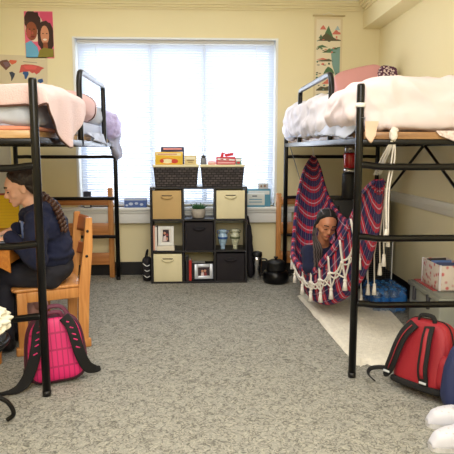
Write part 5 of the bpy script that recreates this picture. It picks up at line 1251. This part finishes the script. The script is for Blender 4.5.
# macrame fringe laid over the outer face below the lip
def fr(u, v, off=0.016): return ham(u, v)+hamn(u, v)*sgn*off
US = [0.40, 0.465, 0.525, 0.58, 0.635, 0.69, 0.75, 0.82]; nk = len(US)
dep = [0.08, 0.10, 0.12, 0.15, 0.18, 0.21, 0.25, 0.28]
b = MB()
def strand(p, q, w_=0.0075, sag=0.0):
    pts = [fr(p[0]+(q[0]-p[0])*i/8, p[1]+(q[1]-p[1])*i/8+sag*math.sin(PI*i/8), 0.018) for i in range(9)]
    b.tube(pts, w_, 6)
for k in range(nk):
    u = US[k]; d = dep[k]; strand((u, 0.02), (u, d))
    if k < nk-1:
        u2 = US[k+1]; d2 = dep[k+1]
        strand((u, d*0.48), (u2, d2*0.48), 0.008, 0.03); strand((u, d*0.56), (u2, d2*0.56), 0.006, 0.045)
        um = (u+u2)/2; dm = (d+d2)/2
        strand((u, d*0.95), (um, dm*0.62), 0.006); strand((u2, d2*0.95), (um, dm*0.62), 0.006)
    b.sphere(fr(u, d*0.52, 0.022), 0.014, seg=8)
b.build('macrame_net', M_cord, t)
for k in range(nk):
    u, v = US[k], dep[k]; p = fr(u, v, 0.024); b = MB()
    b.tube([p+Vector((0, 0, 0.03)), p], 0.008, 6); b.sphere(p+Vector((0, 0, -0.006)), 0.014, seg=10); b.cone(p+Vector((0, 0, -0.008)), p+Vector((0, 0, -0.075)), 0.010, 0.018, 10)
    b.build('tassel', M_cord, t)
for k in range(7):       # tassels of the far edge fringe, seen past the near post
    u = 0.62+0.05*k; p = ham(u, 0.82)+hamn(u, 0.82)*sgn*0.02; b = MB()
    q = p+Vector((0.01, 0, -0.16-0.05*(k % 2)))
    b.tube([ham(u, 1.0)+Vector((0.015, 0, 0)), p, q], 0.005, 6); b.sphere(q, 0.011, seg=10); b.cone(q, q+Vector((0, 0, -0.07)), 0.009, 0.016, 10); b.build('tassel', M_cord, t)
# suspension cords: fan of strings to the far rung and the near end board
b = MB()
for k in range(5): b.tube([(1.10+0.008*k, 5.44, 1.20), (1.115, 5.46, 1.25), (1.11, 5.475, 1.30)], 0.003, 5)
b.tube([(1.11, 5.47, 1.30), (1.12, 5.45, 1.20), (1.13, 5.41, 1.08)], 0.004, 6)
b.build('far_cords', M_cord, t)
b = MB(); kn = Vector((1.03, 2.955, 1.355))
for k in range(6): b.tube([(0.985+0.008*k, 3.13, 1.13), (1.0+0.006*k, 3.06, 1.22+0.005*math.sin(k*2)), (1.01+0.005*k, 2.99, 1.285), kn+Vector((0, 0.0, -0.02))], 0.0026, 5)
b.build('near_cords', M_cord, t)
b = MB(); b.puff(kn, (0.020, 0.020, 0.036), 0.8, 0.8, amp=0.004, fr=60); b.sphere(kn+Vector((0.005, 0.0, 0.018)), (0.022, 0.016, 0.014)); b.build('knot', M_cord, t)
for k, (dx, zz, yy) in enumerate(((0.006, 0.84, 3.0), (0.022, 0.80, 3.01))):
    b = MB(); b.tube(cr([kn+Vector((0.01, 0.01, -0.02)), (1.035+dx, 3.0, 1.22), (1.015+dx, yy, 1.05), (1.02+dx, yy, zz)], 6), 0.0045, 6); b.cone((1.02+dx, yy, zz), (1.02+dx, yy, zz-0.06), 0.006, 0.013, 8); b.build('tail_cord', M_cord, t)
# thin cord on the far post
b = MB(); b.tube(cr([(0.875, 5.44, 1.33), (0.93, 5.42, 1.15), (1.0, 5.40, 0.92), (1.01, 5.40, 0.86)], 5), 0.004, 6); tag(b.build('grey_cord', mat('grey_cable', (120, 124, 128), 0.6), None, loc=(0.9, 5.43, 1.3)), 'thin grey cord hanging from the far post of the right loft bed', 'cord')
